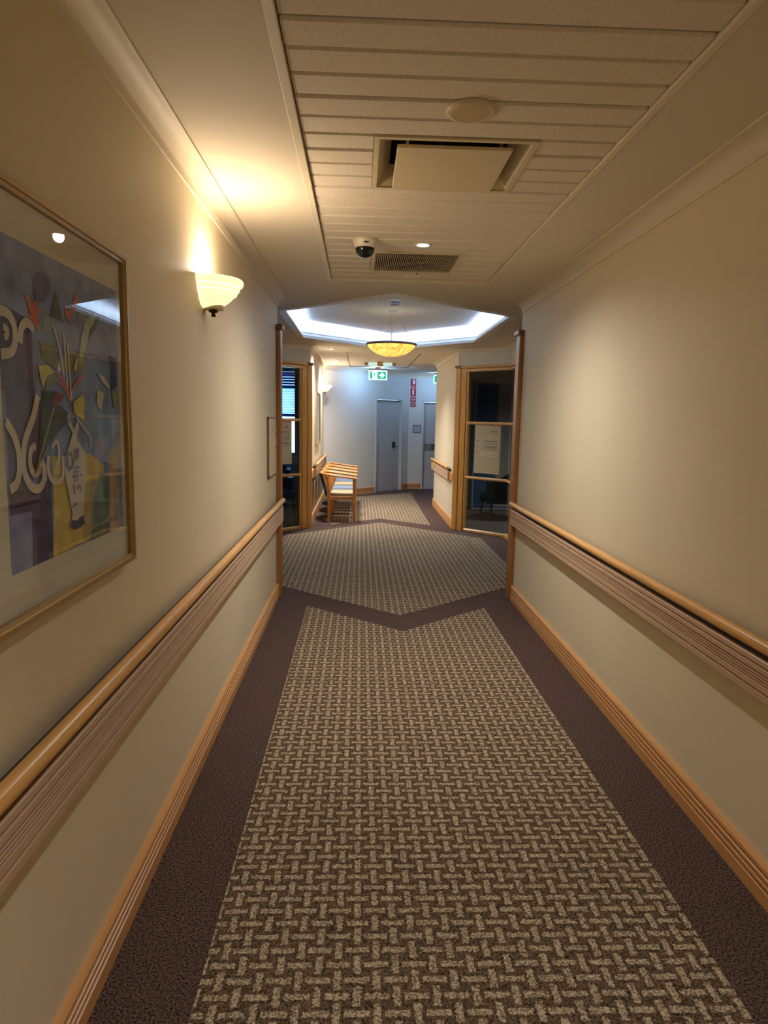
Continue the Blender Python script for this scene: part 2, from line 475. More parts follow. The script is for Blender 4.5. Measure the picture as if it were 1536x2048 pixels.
# plank ceiling (near corridor) with cut-outs for the diffuser and the return grille
HOLES = [(0.035, 0.634, 2.557, 3.106), (0.055, 0.612, 4.225, 4.772)]
c = MB()
pitch = 0.139
k = 0
y = 1.858 - 35 * pitch
while y < TY1 - 0.05:
    y0, y1 = y + .0045, min(y + pitch - .0045, TY1 - .002)
    spans = [(TX0 + .004, TX1 - .004)]
    for hx0, hx1, hy0, hy1 in HOLES:
        if y0 < hy1 - .01 and y1 > hy0 + .01:
            spans = [(spans[0][0], hx0 - .002), (hx1 + .002, spans[0][1])]
    tilt = 0.0012 * math.sin(k * 2.1)
    for a, b in spans:
        z = ZT + tilt
        pr = [(y0, z + .012), (y0, z + .007), (y0 + .008, z), (y1 - .008, z), (y1, z + .007), (y1, z + .012)]
        vs = [(a, p, q) for p, q in pr] + [(b, p, q) for p, q in pr]
        c.add(vs, [(i, i + 1, 7 + i, 6 + i) for i in range(5)] + [(5, 4, 3, 2, 1, 0), (6, 7, 8, 9, 10, 11)])
    y += pitch; k += 1
for a, b, y0, y1 in ((TX0, TX1, YB - .1, HOLES[0][2]), (TX0, TX1, HOLES[0][3], HOLES[1][2]), (TX0, TX1, HOLES[1][3], TY1)):
    c.add([(a, y0, ZT + .012), (b, y0, ZT + .012), (b, y1, ZT + .012), (a, y1, ZT + .012)], [(0, 1, 2, 3)], 1)
for hx0, hx1, hy0, hy1 in HOLES:
    for a, b in ((TX0, hx0), (hx1, TX1)):
        c.add([(a, hy0, ZT + .012), (b, hy0, ZT + .012), (b, hy1, ZT + .012), (a, hy1, ZT + .012)], [(0, 1, 2, 3)], 1)
struct(c.build('ceiling_planks', [plank_m, gap_m]), 'textured plank ceiling panel over the near corridor', 'ceiling')
c = MB()
y = FT[2]
while y < FT[3] - .03:
    c.box(FT[0] + .004, FT[1] - .004, y + .0012, min(y + pitch, FT[3]) - .0012, ZT, ZT + .01); y += pitch
c.add([(FT[0], FT[2], ZT + .01), (FT[1], FT[2], ZT + .01), (FT[1], FT[3], ZT + .01), (FT[0], FT[3], ZT + .01)], [(0, 1, 2, 3)], 1)
struct(c.build('ceiling_planks', [plank_m, gap_m]), 'plank ceiling panel over the far corridor', 'ceiling')
c = MB()
c.box(TX0 - .03, TX0, YB, TY1, ZC - .003, ZT + .012); c.box(TX1, TX1 + .024, YB, TY1, ZC - .003, ZT + .012); c.box(TX0 - .03, TX1 + .024, TY1, TY1 + .02, ZC - .002, ZT + .012)
struct(c.build('trim_2', strip_m, bevel=.002), 'pale edge strip around the plank ceiling', 'trim')

# walls
struct(wall_seg(MB(), (XL, 5.80), (XL, YB), 0, ZC).build('wall_left', wall_m), 'long cream corridor wall carrying the framed painting and the sconce', 'wall')
struct(wall_seg(MB(), (XR, YB), (XR, 5.80), 0, ZC).build('wall_right', wall_m), 'long bare cream corridor wall with a bumper rail', 'wall')
struct(wall_seg(MB(), (-5, YB), (5, YB), 0, ZC).build('wall_back', wall_m), 'end wall behind the viewer', 'wall')
struct(wall_seg(MB(), (XL, 13.62), (XL, 9.52), 0, ZC).build('wall_far_left', wall_m), 'cream wall behind the row of armchairs', 'wall')
struct(MB().prism([(XR, 9.50), (XR, 12.2), (5, 12.2), (5, 12.08), (XR + .12, 12.08), (XR + .12, 9.50)], 0, ZC).build('wall_far_right', wall_m), 'short cream wall on the side of the dark suite, beyond the glazed screen', 'wall')
DP, DQ = Vector((1.07, 15.09)), Vector((XL, 13.05))
dd = (DP - DQ).normalized()
dg = lambda t: DQ + dd * t
c = MB()
wall_seg(c, dg(1.592), DQ - dd * .1, 0, ZC, .15); wall_seg(c, DP, dg(2.445), 0, ZC, .15); wall_seg(c, dg(2.445), dg(1.592), 1.985, ZC, .15)
wall_seg(c, (1.385, 15.09), DP, 0, ZC, .15); wall_seg(c, (2.33, 15.09), (1.385, 15.09), 1.965, ZC, .15); wall_seg(c, (5, 15.09), (2.33, 15.09), 0, ZC, .15)
c.prism([DP, DP + Vector((.12, -.104)) * 0 + Vector((0, .15)), DP + Vector((-.12, .1))], 0, ZC)
struct(c.build('wall_end', white_wall_m), 'off-white angled end wall with two grey doors', 'wall')
c = MB()
c.box(-5.1, -4.98, 3.9, 13.7, 0, ZC); c.box(-5.1, XL - .12, 3.9, 4.0, 0, ZC)
struct(c.build('wall_suite', suite_m), 'walls of the blue lit suite', 'wall')
c = MB()
WX0, WX1, WZ0, WZ1 = -2.7, -1.29, 0.85, 2.44
c.box(-5.0, WX0, 13.5, 13.62, 0, ZC); c.box(WX1, XL - .12, 13.5, 13.62, 0, ZC); c.box(WX0, WX1, 13.5, 13.62, 0, WZ0); c.box(WX0, WX1, 13.5, 13.62, WZ1, ZC)
struct(c.build('wall_suite_window', suite_m), 'suite wall around the bright window', 'wall')
c = MB()
c.box(4.98, 5.1, YB, 15.2, 0, ZC); c.box(XR + .12, 5, 3.9, 4.0, 0, ZC)
struct(c.build('wall_dark_suite', suite_m), 'walls of the unlit suite', 'wall')

# cornice, skirting
R_PATH = [(XR, YB), (XR, 5.80), (1.95, 6.40), (1.95, 8.88), (XR, 9.48), (XR, 12.2), (5, 12.2)]
L_PATH = [(5, 15.09), (1.07, 15.09), (XL, 13.05), (XL, 9.50), (-1.30, 8.90), (-1.30, 6.40), (XL, 5.80), (XL, YB)]
cor = [(0, 2.452), (.007, 2.452), (.008, 2.459)]
for i in range(9):
    a = math.pi - i * math.pi / 16
    cor.append((.071 + .063 * math.cos(a), 2.461 + .063 * math.sin(a)))
cor += [(.078, 2.526), (.078, ZC), (0, ZC)]
struct(MB().sweep(cor, R_PATH).build('trim_3', corn_m, smooth=True), 'coved cornice of the bare right wall and the dark suite side', 'trim')
struct(MB().sweep(cor, L_PATH).build('trim_4', corn_m, smooth=True), 'coved cornice of the painting wall and the end wall', 'trim')
sk = [(0, 0), (.020, 0), (.020, .048), (.010, .052), (.010, .057), (.020, .061), (.020, .072), (.010, .076), (.010, .081), (.020, .085), (.020, .096), (.010, .101), (.010, .106), (.021, .111), (.020, .124), (.012, .134), (0, .135)]
struct(MB().sweep(sk, [(XR, YB), (XR, 5.70)]).build('baseboard_right', skirt_m), 'grooved honey wood skirting under the bare wall', 'baseboard')
struct(MB().sweep(sk, [(XL, 5.70), (XL, YB)]).build('baseboard_left', skirt_m), 'grooved honey wood skirting under the painting wall', 'baseboard')
struct(MB().sweep(sk, [(XR, 9.58), (XR, 12.2), (5, 12.2)]).build('baseboard_far_right', skirt_m), 'skirting beyond the dark glazed screen', 'baseboard')
c = MB()
c.sweep(sk, [dg(1.535), DQ, (XL, 9.60)])
struct(c.build('baseboard_far_left', skirt_m), 'skirting behind the armchairs and along the angled wall', 'baseboard')
c = MB(); c.sweep(sk, [(1.36, 15.09), (1.07, 15.09), dg(2.50)]); c.sweep(sk, [(5, 15.09), (2.37, 15.09)])
struct(c.build('baseboard_end', skirt_m), 'skirting on the pier between the two grey doors', 'baseboard')

# timber posts closing the two near walls
def post(nx, x, label, name):
    t = thing(name, None, None, (x, 5.76, 0))
    tag(t, label, 'post', kind='structure')
    a, b = (x, x + .038 * nx) if nx > 0 else (x - .038, x)
    c = MB(); c.box(a, b, 5.70, 5.835, 0, 2.262)
    c.box(min(x, x - .08 * nx), max(x, x - .08 * nx), 5.80, 5.835, 0, 2.262)
    c.build('post_shaft', wood_post, t, bevel=.010, seg=3)
    c = MB(); c.box(a - (.006 if nx < 0 else 0) - (.012 if nx < 0 else 0), b + (.018 if nx > 0 else 0), 5.685, 5.855, 2.262, 2.303)
    c.box(min(x, x - .085 * nx), max(x, x - .085 * nx), 5.80, 5.855, 2.262, 2.303)
    c.build('post_cap', wood_cap, t, bevel=.014, seg=4)
post(1, XL, 'brown timber post with a dark cap at the end of the painting wall', 'trim_5')
post(-1, XR, 'brown timber post with a dark cap at the end of the bare wall', 'trim_6')

# glazed screens of the two suites
def screen(path, name, label, gl, bolt=False):
    """path with the lobby on its left; its LAST or FIRST end is the far column end"""
    far_last = path[-1][1] > path[0][1]
    t = thing(name, None, None, (path[0][0], path[0][1], 0)); tag(t, label, 'glazed screen', kind='structure')
    P = [Vector(p) for p in path]
    # far jamb group along the diagonal nearest the far wall
    if far_last: e, d, s = P[-1], (P[-2] - P[-1]).normalized(), 1
    else: e, d, s = P[0], (P[1] - P[0]).normalized(), -1
    nrm = Vector((-(P[-1] - P[-2]).normalized().y, (P[-1] - P[-2]).normalized().x)) if far_last else Vector((-(P[1] - P[0]).normalized().y, (P[1] - P[0]).normalized().x))
    def jb(a, b, out, inn, z0, z1, mb=None):
        mb = mb or MB()
        q = e + d * a + nrm * out
        w = d * (b - a); h = -nrm * (out + inn)
        return mb.obox((q.x, q.y, z0), (w.x, w.y, 0), (h.x, h.y, 0), (0, 0, z1 - z0))
    jb(-.03, .055, .022, .10, 0, 2.262).build('post_shaft', wood_v, t, bevel=.008, seg=3)
    jb(-.045, .062, .034, .10, 2.258, 2.296).build('post_cap', wood_cap, t, bevel=.012, seg=3)
    jb(.055, .148, .012, .06, 0, 2.255).build('jamb_panel', wood_v, t, bevel=.003)
    jb(.152, .182, .004, .05, 0.0, 2.25).build('stile', wood_v, t, bevel=.004)
    # head, sill and two rounded rails follow the whole bay
    e2 = e + d * .055
    Q = (P[:-1] + [e2]) if far_last else ([e2] + P[1:])
    head = MB()
    cap = MB()
    cap.sweep([(-.06, 2.258), (.018, 2.258), (.026, 2.266), (.026, 2.282), (.016, 2.290), (-.06, 2.290)], Q)
    head.sweep([(-.05, 2.210), (.004, 2.210), (.010, 2.218), (.010, 2.242), (-.004, 2.258), (-.05, 2.258)], Q)
    cap.build('cap_rail', wood_h, t); head.build('head_rail', wood_h, t)
    rnd = lambda z, r: [(.002 + r * math.cos(a * math.pi / 6), z + r * math.sin(a * math.pi / 6)) for a in range(12)]
    e3 = e + d * .182
    Q3 = (P[:-1] + [e3]) if far_last else ([e3] + P[1:])
    for z in (1.515, 0.765):
        MB().sweep(rnd(z, .021), Q3).build('glazing_rail', wood_h, t, smooth=True)
    MB().sweep([(-.05, 0), (.006, 0), (.012, .008), (.012, .034), (.002, .046), (-.05, .046)], Q3).build('sill', wood_h, t)
    for i in range(len(Q3) - 1):
        a, b = Q3[i], Q3[i + 1]
        dr = (b - a).normalized(); nn = Vector((-dr.y, dr.x))
        a2, b2 = a - nn * .024, b - nn * .024
        for z0, z1 in ((.040, .752), (.778, 1.502), (1.528, 2.215)):
            m = MB(); w = (b2 - a2); h = -nn * .008
            # one sheet of glass
            m.add([(a2.x, a2.y, z0), (b2.x, b2.y, z0), (b2.x, b2.y, z1), (a2.x, a2.y, z1)], [(0, 1, 2, 3)])
            m.build('glass_pane', gl, t)
    # plastered bulkhead over the head
    m = MB()
    for i in range(len(P) - 1): wall_seg(m, P[i], P[i + 1], 2.288, ZC, .11)
    struct(m.build('wall_bulkhead_' + ('right' if far_last else 'left'), wall_m), 'cream bulkhead above the ' + ('dark' if far_last else 'blue lit') + ' glazed screen', 'wall')
    if bolt:
        q = e + d * .205 + nrm * -.01
        MB().lathe([(0, .05), (.012, .05), (.012, .066), (.007, .07), (.007, .088), (.012, .092), (.012, .105), (0, .105)], (q.x, q.y, 0), 12).build('floor_bolt', steel_m, t, smooth=True)
    return t
SR = screen([(XR, 5.80), (1.95, 6.40), (1.95, 8.88), (XR, 9.48)], 'window_1', 'timber framed glazed screen in front of the unlit suite', glass_m, True)
SL = screen([(XL, 9.50), (-1.30, 8.90), (-1.30, 6.40), (XL, 5.80)], 'window_2', 'timber framed glazed screen in front of the blue lit suite', glass_m)

# suite window with its blind
t = thing('window_3', None, None, ((WX0 + WX1) / 2, 13.5, 0)); tag(t, 'bright suite window with white and blue slats behind the glazed screen', 'window', kind='structure')
c = MB()
c.box(WX0 - .05, WX0, 13.46, 13.52, WZ0 - .05, WZ1 + .05); c.box(WX1, WX1 + .05, 13.46, 13.52, WZ0 - .05, WZ1 + .05)
c.box(WX0, WX1, 13.46, 13.52, WZ1, WZ1 + .05); c.box(WX0, WX1, 13.46, 13.52, WZ0 - .05, WZ0); 
c.build('window_frame', mat('dark_window_frame', (46, 62, 92), 0.5), t)
c = MB(); z = 1.63
while z < 2.11:
    c.box(WX0, WX1, 13.50, 13.518, z, z + .026); z += .031
c.build('blind', slat_m, t)
for z in (1.56, 2.11): MB().box(WX0, WX1, 13.49, 13.52, z, z + .06).build('transom', blue_slat_m, t)
c = MB(); z = 2.18
while z < WZ1:
    c.box(WX0, WX1, 13.50, 13.518, z, z + .045); z += .050
c.build('shutter', blue_slat_m, t)

# doors in the end wall
def door(name, label, p0, p1, h, lever, kick=False):
    """p0-p1 along the wall face with the corridor on the left of travel p0->p1"""
    p0, p1 = Vector(p0), Vector(p1); d = (p1 - p0).normalized(); nn = Vector((-d.y, d.x)); L = (p1 - p0).length
    t = thing(name, None, None, (p0.x, p0.y, 0)); tag(t, label, 'door', kind='structure')
    def bx(mb, a, b, o0, o1, z0, z1):
        q = p0 + d * a + nn * o0; w = d * (b - a); g = nn * (o1 - o0)
        return mb.obox((q.x, q.y, z0), (w.x, w.y, 0), (g.x, g.y, 0), (0, 0, z1 - z0))
    m = MB(); bx(m, -.045, .0, -.12, .014, 0, h + .045); bx(m, L, L + .045, -.12, .014, 0, h + .045); bx(m, 0, L, -.12, .014, h, h + .045)
    m.build('door_frame', doorframe_m, t, bevel=.004)
    m = MB(); bx(m, .006, L - .006, -.10, -.055, .006, h - .004)
    leaf = m.build('door_leaf', door_m, t, bevel=.003)
    if lever is not None:
        a = lever
        m = MB(); bx(m, a - .035, a + .045, -.055, -.040, .93, 1.06); lk = m.build('lock_plate', lock_m, leaf, bevel=.004)
        m = MB(); bx(m, a - .01, a + .01, -.040, .0, .955, .975); bx(m, a - .085, a + .012, -.012, .004, .955, .975); m.build('lever', steel_m, leaf, bevel=.004)
    if kick:
        m = MB(); bx(m, .02, L - .02, -.055, -.052, .01, .26); m.build('kick_plate', door_m, leaf)
    return t
door('door_1', 'grey door with a dark lock plate in the angled end wall', dg(2.445), dg(1.592), 1.955, .20)
door('door_2', 'grey fire door with a notice plate, half hidden by the near wall', (2.33, 15.09), (1.41, 15.09), 1.935, None, True)

# ================================================================== THINGS
# ---------------- bumper rails
def rail(label, x, nx, y0, y1, joint=None, block=None):
    """x wall face, nx towards the corridor; runs y0..y1"""
    t = thing('handrail', label, 'handrail', (x, (y0 + y1) / 2, 0), 'bumper handrails along the walls')
    pf = [(.004, .675), (.052, .675), (.061, .681), (.061, .700), (.051, .703), (.051, .706), (.060, .709), (.060, .728), (.050, .732)]
    z = .732
    for i in range(3):
        pf += [(.050, z), (.060, z + .003), (.060, z + .0062), (.050, z + .0095)]; z += .0100
    pf += [(.050, .763), (.061, .767), (.061, .781), (.051, .785), (.051, .788), (.060, .791), (.060, .806), (.055, .811), (.004, .811)]
    path = [(x, y1), (x, y0)] if nx > 0 else [(x, y0), (x, y1)]
    MB().sweep(pf, path).build('bumper_guard', bump_m, t)
    guard = t.children[0]
    MB().box(*sorted((x + .010 * nx, x + .046 * nx)), y0 + .02, y1 - .02, .811, .842).build('spacer', dark_m, t)
    cx = x + .058 * nx
    js = [y0] + ([joint] if joint else []) + [y1]
    for a, b in zip(js, js[1:]):
        MB().tube([(cx, a + .0012, .855), (cx, b - .0012, .855)], .0215, 16, .021).build('rail', wood_h, t, smooth=True)
    for yy, s in ((y0, -1), (y1, 1)):
        MB().obox((x + .004 * nx, yy, .675), (.056 * nx, 0, 0), (0, .006 * s, 0), (0, 0, .136)).build('end_cap', bump_m, guard, bevel=.003)
    if block:
        MB().box(*sorted((x, x + .03 * nx)), block[0], block[1], .69, .80).build('mounting_block', wood_h, t, bevel=.003)
    return t
rail('bumper handrail under the framed painting', XL, 1, YB + .05, 5.69, 2.262)
rail('bumper handrail on the long bare wall opposite the painting', XR, -1, YB + .05, 5.66, 3.056)
rail('bumper handrail behind the row of armchairs', XL, 1, 9.98, 12.93, None, (9.62, 9.97))
rail('short bumper handrail beyond the dark glazed screen', XR, -1, 9.86, 12.15, None, (9.62, 9.86))

# ---------------- framed painting
PC = {'sky': (112, 122, 134), 'navy': (74, 80, 100), 'violet': (62, 56, 80), 'slate': (112, 116, 138), 'plum': (96, 86, 108), 'greyblue': (112, 128, 168), 'brown': (150, 124, 84),
      'yellow': (206, 156, 62), 'ochre': (152, 126, 58), 'greengrey': (92, 104, 80), 'darkgreen': (74, 84, 62), 'lilac': (134, 124, 156), 'olive': (126, 122, 74), 'grape': (88, 88, 108),
      'sage': (118, 130, 106), 'sagelight': (150, 156, 122), 'orange': (190, 98, 58), 'beige': (196, 178, 148), 'gold': (212, 180, 74), 'straw': (190, 184, 122), 'pink': (206, 184, 168),
      'greyl': (162, 160, 160), 'forest': (50, 60, 44), 'red': (134, 40, 38), 'vase': (206, 188, 188), 'mauve': (122, 106, 124), 'ink': (70, 56, 40)}
PM = {k: mat('paint_' + k, (min(255, v[0] * 1.28), min(255, v[1] * 1.38), min(255, v[2] * 1.72)), 0.7, var=0.30, scale=(16, 16, 16), detail=6) for k, v in PC.items()}
def picture(label, x, y0, y1, z0, z1, fw, my, art, name='framed_painting'):
    t = thing(name, label, 'picture', (x, (y0 + y1) / 2, z0))
    m = MB()
    pr = [(0, 0), (0, .027), (.003, .030), (fw * .6, .030), (fw * .66, .026), (fw, .024), (fw, 0)]   # in from the outer edge, out from the wall
    cs = [(y0, z0, 1, 1), (y1, z0, -1, 1), (y1, z1, -1, -1), (y0, z1, 1, -1)]
    vs = [(x + d, cy + sy * a, cz + sz * a) for cy, cz, sy, sz in cs for a, d in pr]
    k = len(pr)
    m.add(vs, [(i * k + j, ((i + 1) % 4) * k + j, ((i + 1) % 4) * k + j + 1, i * k + j + 1) for i in range(4) for j in range(k - 1)])
    m.build('frame', gold_m, t)
    MB().box(x + .001, x + .012, y0 + fw * .9, y1 - fw * .9, z0 + fw * .9, z1 - fw * .9).build('mount', mount_m, t)
    art(t, x + .0124)
    g = x + .019
    MB().add([(g, y0 + fw * .95, z0 + fw * .95), (g, y1 - fw * .95, z0 + fw * .95), (g, y1 - fw * .95, z1 - fw * .95), (g, y0 + fw * .95, z1 - fw * .95)], [(0, 1, 2, 3)]).build('glass_pane', pic_glass_m, t)
    return t
ART = [('p', 'navy', [(1.336, 1.751), (1.375, 1.753), (1.445, 1.742), (1.475, 1.737), (1.467, 1.622), (1.482, 1.576), (1.499, 1.576), (1.459, 1.463), (1.438, 1.391), (1.346, 1.393), (1.351, 1.592), (1.33, 1.591)]),
('p', 'violet', [(1.344, 1.393), (1.438, 1.391), (1.529, 1.403), (1.52, 1.225), (1.337, 1.227)]),
('p', 'slate', [(1.341, 1.347), (1.433, 1.344), (1.424, 1.227), (1.337, 1.227)]),
('p', 'plum', [(1.406, 1.686), (1.473, 1.719), (1.467, 1.622), (1.431, 1.616), (1.41, 1.654)]),
('p', 'greyblue', [(1.762, 1.695), (1.963, 1.711), (1.962, 1.589), (1.751, 1.583)]),
('p', 'greyblue', [(1.756, 1.608), (1.943, 1.616), (1.932, 1.502), (1.883, 1.408), (1.772, 1.442), (1.757, 1.557)]),
('p', 'brown', [(1.88, 1.447), (1.96, 1.455), (1.949, 1.221), (1.723, 1.228), (1.87, 1.279)]),
('p', 'yellow', [(1.534, 1.453), (1.746, 1.449), (1.84, 1.416), (1.785, 1.236), (1.52, 1.225), (1.538, 1.395)]),
('p', 'ochre', [(1.71, 1.379), (1.836, 1.381), (1.785, 1.233), (1.685, 1.23)]),
('p', 'greengrey', [(1.809, 1.397), (1.88, 1.377), (1.862, 1.266), (1.74, 1.262), (1.761, 1.334)]),
('p', 'darkgreen', [(1.753, 1.258), (1.868, 1.256), (1.865, 1.222), (1.717, 1.226)]),
('p', 'lilac', [(1.777, 1.492), (1.876, 1.481), (1.876, 1.414), (1.785, 1.433)]),
('p', 'violet', [(1.898, 1.71), (1.959, 1.703), (1.958, 1.626), (1.908, 1.611), (1.915, 1.673)]),
('p', 'olive', [(1.503, 1.702), (1.562, 1.697), (1.586, 1.669), (1.73, 1.703), (1.743, 1.671), (1.724, 1.648), (1.575, 1.648), (1.511, 1.663)]),
('p', 'grape', [(1.565, 1.823), (1.559, 1.808), (1.546, 1.794), (1.529, 1.785), (1.511, 1.782), (1.496, 1.786), (1.487, 1.795), (1.485, 1.809), (1.49, 1.823), (1.502, 1.836), (1.519, 1.845), (1.537, 1.849), (1.552, 1.846), (1.562, 1.836)]),
('p', 'darkgreen', [(1.593, 1.817), (1.609, 1.792), (1.628, 1.754), (1.587, 1.761), (1.56, 1.759), (1.572, 1.79)]),
('p', 'sage', [(1.526, 1.76), (1.569, 1.76), (1.561, 1.726), (1.518, 1.722)]),
('p', 'sagelight', [(1.755, 1.782), (1.827, 1.809), (1.766, 1.729), (1.716, 1.672), (1.699, 1.668), (1.722, 1.735)]),
('p', 'sage', [(1.712, 1.791), (1.774, 1.805), (1.748, 1.775), (1.704, 1.765)]),
('p', 'darkgreen', [(1.851, 1.808), (1.816, 1.766), (1.76, 1.728), (1.774, 1.757)]),
('p', 'orange', [(1.442, 1.796), (1.465, 1.783), (1.475, 1.774), (1.5, 1.787), (1.494, 1.768), (1.519, 1.77), (1.497, 1.757), (1.509, 1.72), (1.475, 1.737), (1.444, 1.751), (1.469, 1.749)]),
('p', 'orange', [(1.712, 1.842), (1.706, 1.807), (1.653, 1.762), (1.635, 1.776), (1.633, 1.8), (1.641, 1.785), (1.676, 1.792), (1.69, 1.826)]),
('s', 'beige', 0.008, [(1.621, 1.733), (1.626, 1.693), (1.63, 1.632), (1.634, 1.58)]),
('s', 'beige', 0.008, [(1.643, 1.709), (1.644, 1.653), (1.649, 1.581)]),
('s', 'beige', 0.008, [(1.568, 1.746), (1.598, 1.69), (1.615, 1.631)]),
('s', 'orange', 0.009, [(1.574, 1.64), (1.61, 1.624), (1.636, 1.599)]),
('s', 'orange', 0.009, [(1.718, 1.639), (1.673, 1.617), (1.656, 1.599)]),
('s', 'orange', 0.009, [(1.59, 1.619), (1.617, 1.606), (1.644, 1.578)]),
('p', 'beige', [(1.686, 1.686), (1.698, 1.679), (1.682, 1.647), (1.669, 1.655)]),
('p', 'beige', [(1.585, 1.661), (1.598, 1.65), (1.592, 1.64), (1.575, 1.644)]),
('p', 'beige', [(1.811, 1.656), (1.853, 1.65), (1.903, 1.623), (1.889, 1.616), (1.845, 1.633)]),
('p', 'gold', [(1.489, 1.648), (1.531, 1.653), (1.57, 1.64), (1.529, 1.63), (1.509, 1.605), (1.498, 1.614)]),
('p', 'olive', [(1.529, 1.63), (1.569, 1.636), (1.581, 1.619), (1.517, 1.6)]),
('p', 'gold', [(1.655, 1.575), (1.711, 1.597), (1.725, 1.582), (1.716, 1.531), (1.658, 1.551)]),
('p', 'straw', [(1.81, 1.611), (1.859, 1.604), (1.825, 1.555), (1.8, 1.579)]),
('p', 'olive', [(1.911, 1.609), (1.959, 1.617), (1.963, 1.574), (1.923, 1.567)]),
('s', 'pink', 0.02, [(1.335, 1.738), (1.354, 1.741), (1.377, 1.736), (1.394, 1.717), (1.394, 1.688), (1.383, 1.671), (1.365, 1.663), (1.332, 1.658)]),
('s', 'pink', 0.014, [(1.351, 1.712), (1.365, 1.707), (1.364, 1.697), (1.354, 1.692)]),
('s', 'pink', 0.02, [(1.413, 1.687), (1.422, 1.718), (1.448, 1.732), (1.474, 1.722)]),
('s', 'pink', 0.02, [(1.339, 1.533), (1.37, 1.502), (1.384, 1.467), (1.382, 1.43), (1.367, 1.407), (1.343, 1.399)]),
('s', 'pink', 0.02, [(1.477, 1.586), (1.454, 1.543), (1.414, 1.495), (1.402, 1.46), (1.403, 1.429), (1.425, 1.399), (1.46, 1.389), (1.485, 1.404), (1.488, 1.431), (1.471, 1.448)]),
('s', 'pink', 0.016, [(1.456, 1.481), (1.435, 1.471), (1.428, 1.444), (1.445, 1.421), (1.474, 1.43)]),
('s', 'pink', 0.014, [(1.515, 1.456), (1.507, 1.43), (1.524, 1.401), (1.559, 1.395), (1.582, 1.41), (1.586, 1.452)]),
('s', 'pink', 0.01, [(1.532, 1.473), (1.553, 1.486), (1.565, 1.472), (1.561, 1.44), (1.542, 1.434)]),
('s', 'greyl', 0.008, [(1.603, 1.56), (1.623, 1.544), (1.621, 1.522)]),
('s', 'greyl', 0.008, [(1.669, 1.541), (1.714, 1.511), (1.744, 1.493), (1.748, 1.462)]),
('p', 'forest', [(1.506, 1.598), (1.565, 1.596), (1.546, 1.564), (1.583, 1.567), (1.624, 1.551), (1.605, 1.525), (1.512, 1.479), (1.445, 1.419), (1.47, 1.476), (1.486, 1.543)]),
('s', 'olive', 0.007, [(1.551, 1.564), (1.51, 1.506), (1.455, 1.429)]),
('p', 'red', [(1.565, 1.598), (1.606, 1.588), (1.583, 1.574), (1.546, 1.561), (1.548, 1.58)]),
('p', 'vase', [(1.621, 1.522), (1.633, 1.532), (1.648, 1.511), (1.674, 1.534), (1.681, 1.514), (1.664, 1.495), (1.675, 1.482), (1.709, 1.456), (1.718, 1.43), (1.702, 1.367), (1.682, 1.318), (1.684, 1.282), (1.629, 1.275), (1.607, 1.284), (1.622, 1.313), (1.605, 1.365), (1.592, 1.402), (1.591, 1.442), (1.616, 1.47), (1.642, 1.503)]),
('p', 'violet', [(1.617, 1.298), (1.643, 1.292), (1.683, 1.301), (1.69, 1.278), (1.665, 1.272), (1.629, 1.273), (1.607, 1.284)]),
('p', 'mauve', [(1.604, 1.461), (1.631, 1.459), (1.643, 1.434), (1.633, 1.418), (1.61, 1.412), (1.59, 1.433)]),
('p', 'vase', [(1.611, 1.451), (1.625, 1.45), (1.628, 1.43), (1.616, 1.424)]),
('p', 'mauve', [(1.643, 1.464), (1.673, 1.467), (1.671, 1.443), (1.646, 1.437)]),
('s', 'mauve', 0.006, [(1.644, 1.42), (1.671, 1.42)]),
('s', 'mauve', 0.006, [(1.638, 1.41), (1.667, 1.41)]),
('s', 'mauve', 0.006, [(1.631, 1.399), (1.663, 1.401)]),
('s', 'mauve', 0.006, [(1.635, 1.388), (1.659, 1.391)]),
('s', 'mauve', 0.006, [(1.651, 1.369), (1.669, 1.375), (1.674, 1.36)]),
('s', 'mauve', 0.006, [(1.634, 1.379), (1.638, 1.358)]),
('s', 'mauve', 0.006, [(1.678, 1.402), (1.687, 1.399)]),
('s', 'mauve', 0.006, [(1.635, 1.334), (1.647, 1.331)]),
('s', 'mauve', 0.006, [(1.623, 1.328), (1.63, 1.332)]),
('s', 'ink', 0.0025, [(1.853, 1.26), (1.869, 1.262), (1.88, 1.256), (1.888, 1.263), (1.899, 1.256), (1.908, 1.259), (1.928, 1.256)])]

A0, A1, B0, B1 = 1.338, 1.978, 1.227, 1.889
def near_art(t, x):
    keys = list(PM); m = MB()
    m.add([(x, A0, B0), (x, A1, B0), (x, A1, B1), (x, A0, B1)], [(0, 1, 2, 3)], keys.index('sky'))
    cl = lambda p: (min(max(p[0], A0), A1), min(max(p[1], B0), B1))
    z = x
    for it in ART:
        z += .00009
        if it[0] == 'p':
            pts = [cl(p) for p in it[2]]
            m.add([(z, a, b) for a, b in pts], [tuple(range(len(pts)))], keys.index(it[1]))
        else:
            w = it[2] / 2
            P = [Vector(p) for p in it[3]]
            # smooth the stroke
            Q = []
            for i in range(len(P) - 1):
                p_, a, b, n_ = P[max(i - 1, 0)], P[i], P[i + 1], P[min(i + 2, len(P) - 1)]
                for s in range(6):
                    u = s / 6
                    Q.append(0.5 * ((2 * a) + (b - p_) * u + (2 * p_ - 5 * a + 4 * b - n_) * u * u + (3 * a - p_ - 3 * b + n_) * u ** 3))
            Q.append(P[-1])
            L, Rr = [], []
            for i, q in enumerate(Q):
                d = Q[min(i + 1, len(Q) - 1)] - Q[max(i - 1, 0)]
                d = d.normalized() if d.length > 1e-6 else Vector((1, 0))
                nn = Vector((-d.y, d.x)) * w
                L.append(cl(q + nn)); Rr.append(cl(q - nn))
            vs = [(z, a, b) for a, b in L + Rr]; k = len(Q)
            m.add(vs, [(i, i + 1, k + i + 1, k + i) for i in range(k - 1)], keys.index(it[1]))
    m.build('artwork', [PM[k] for k in keys], t)
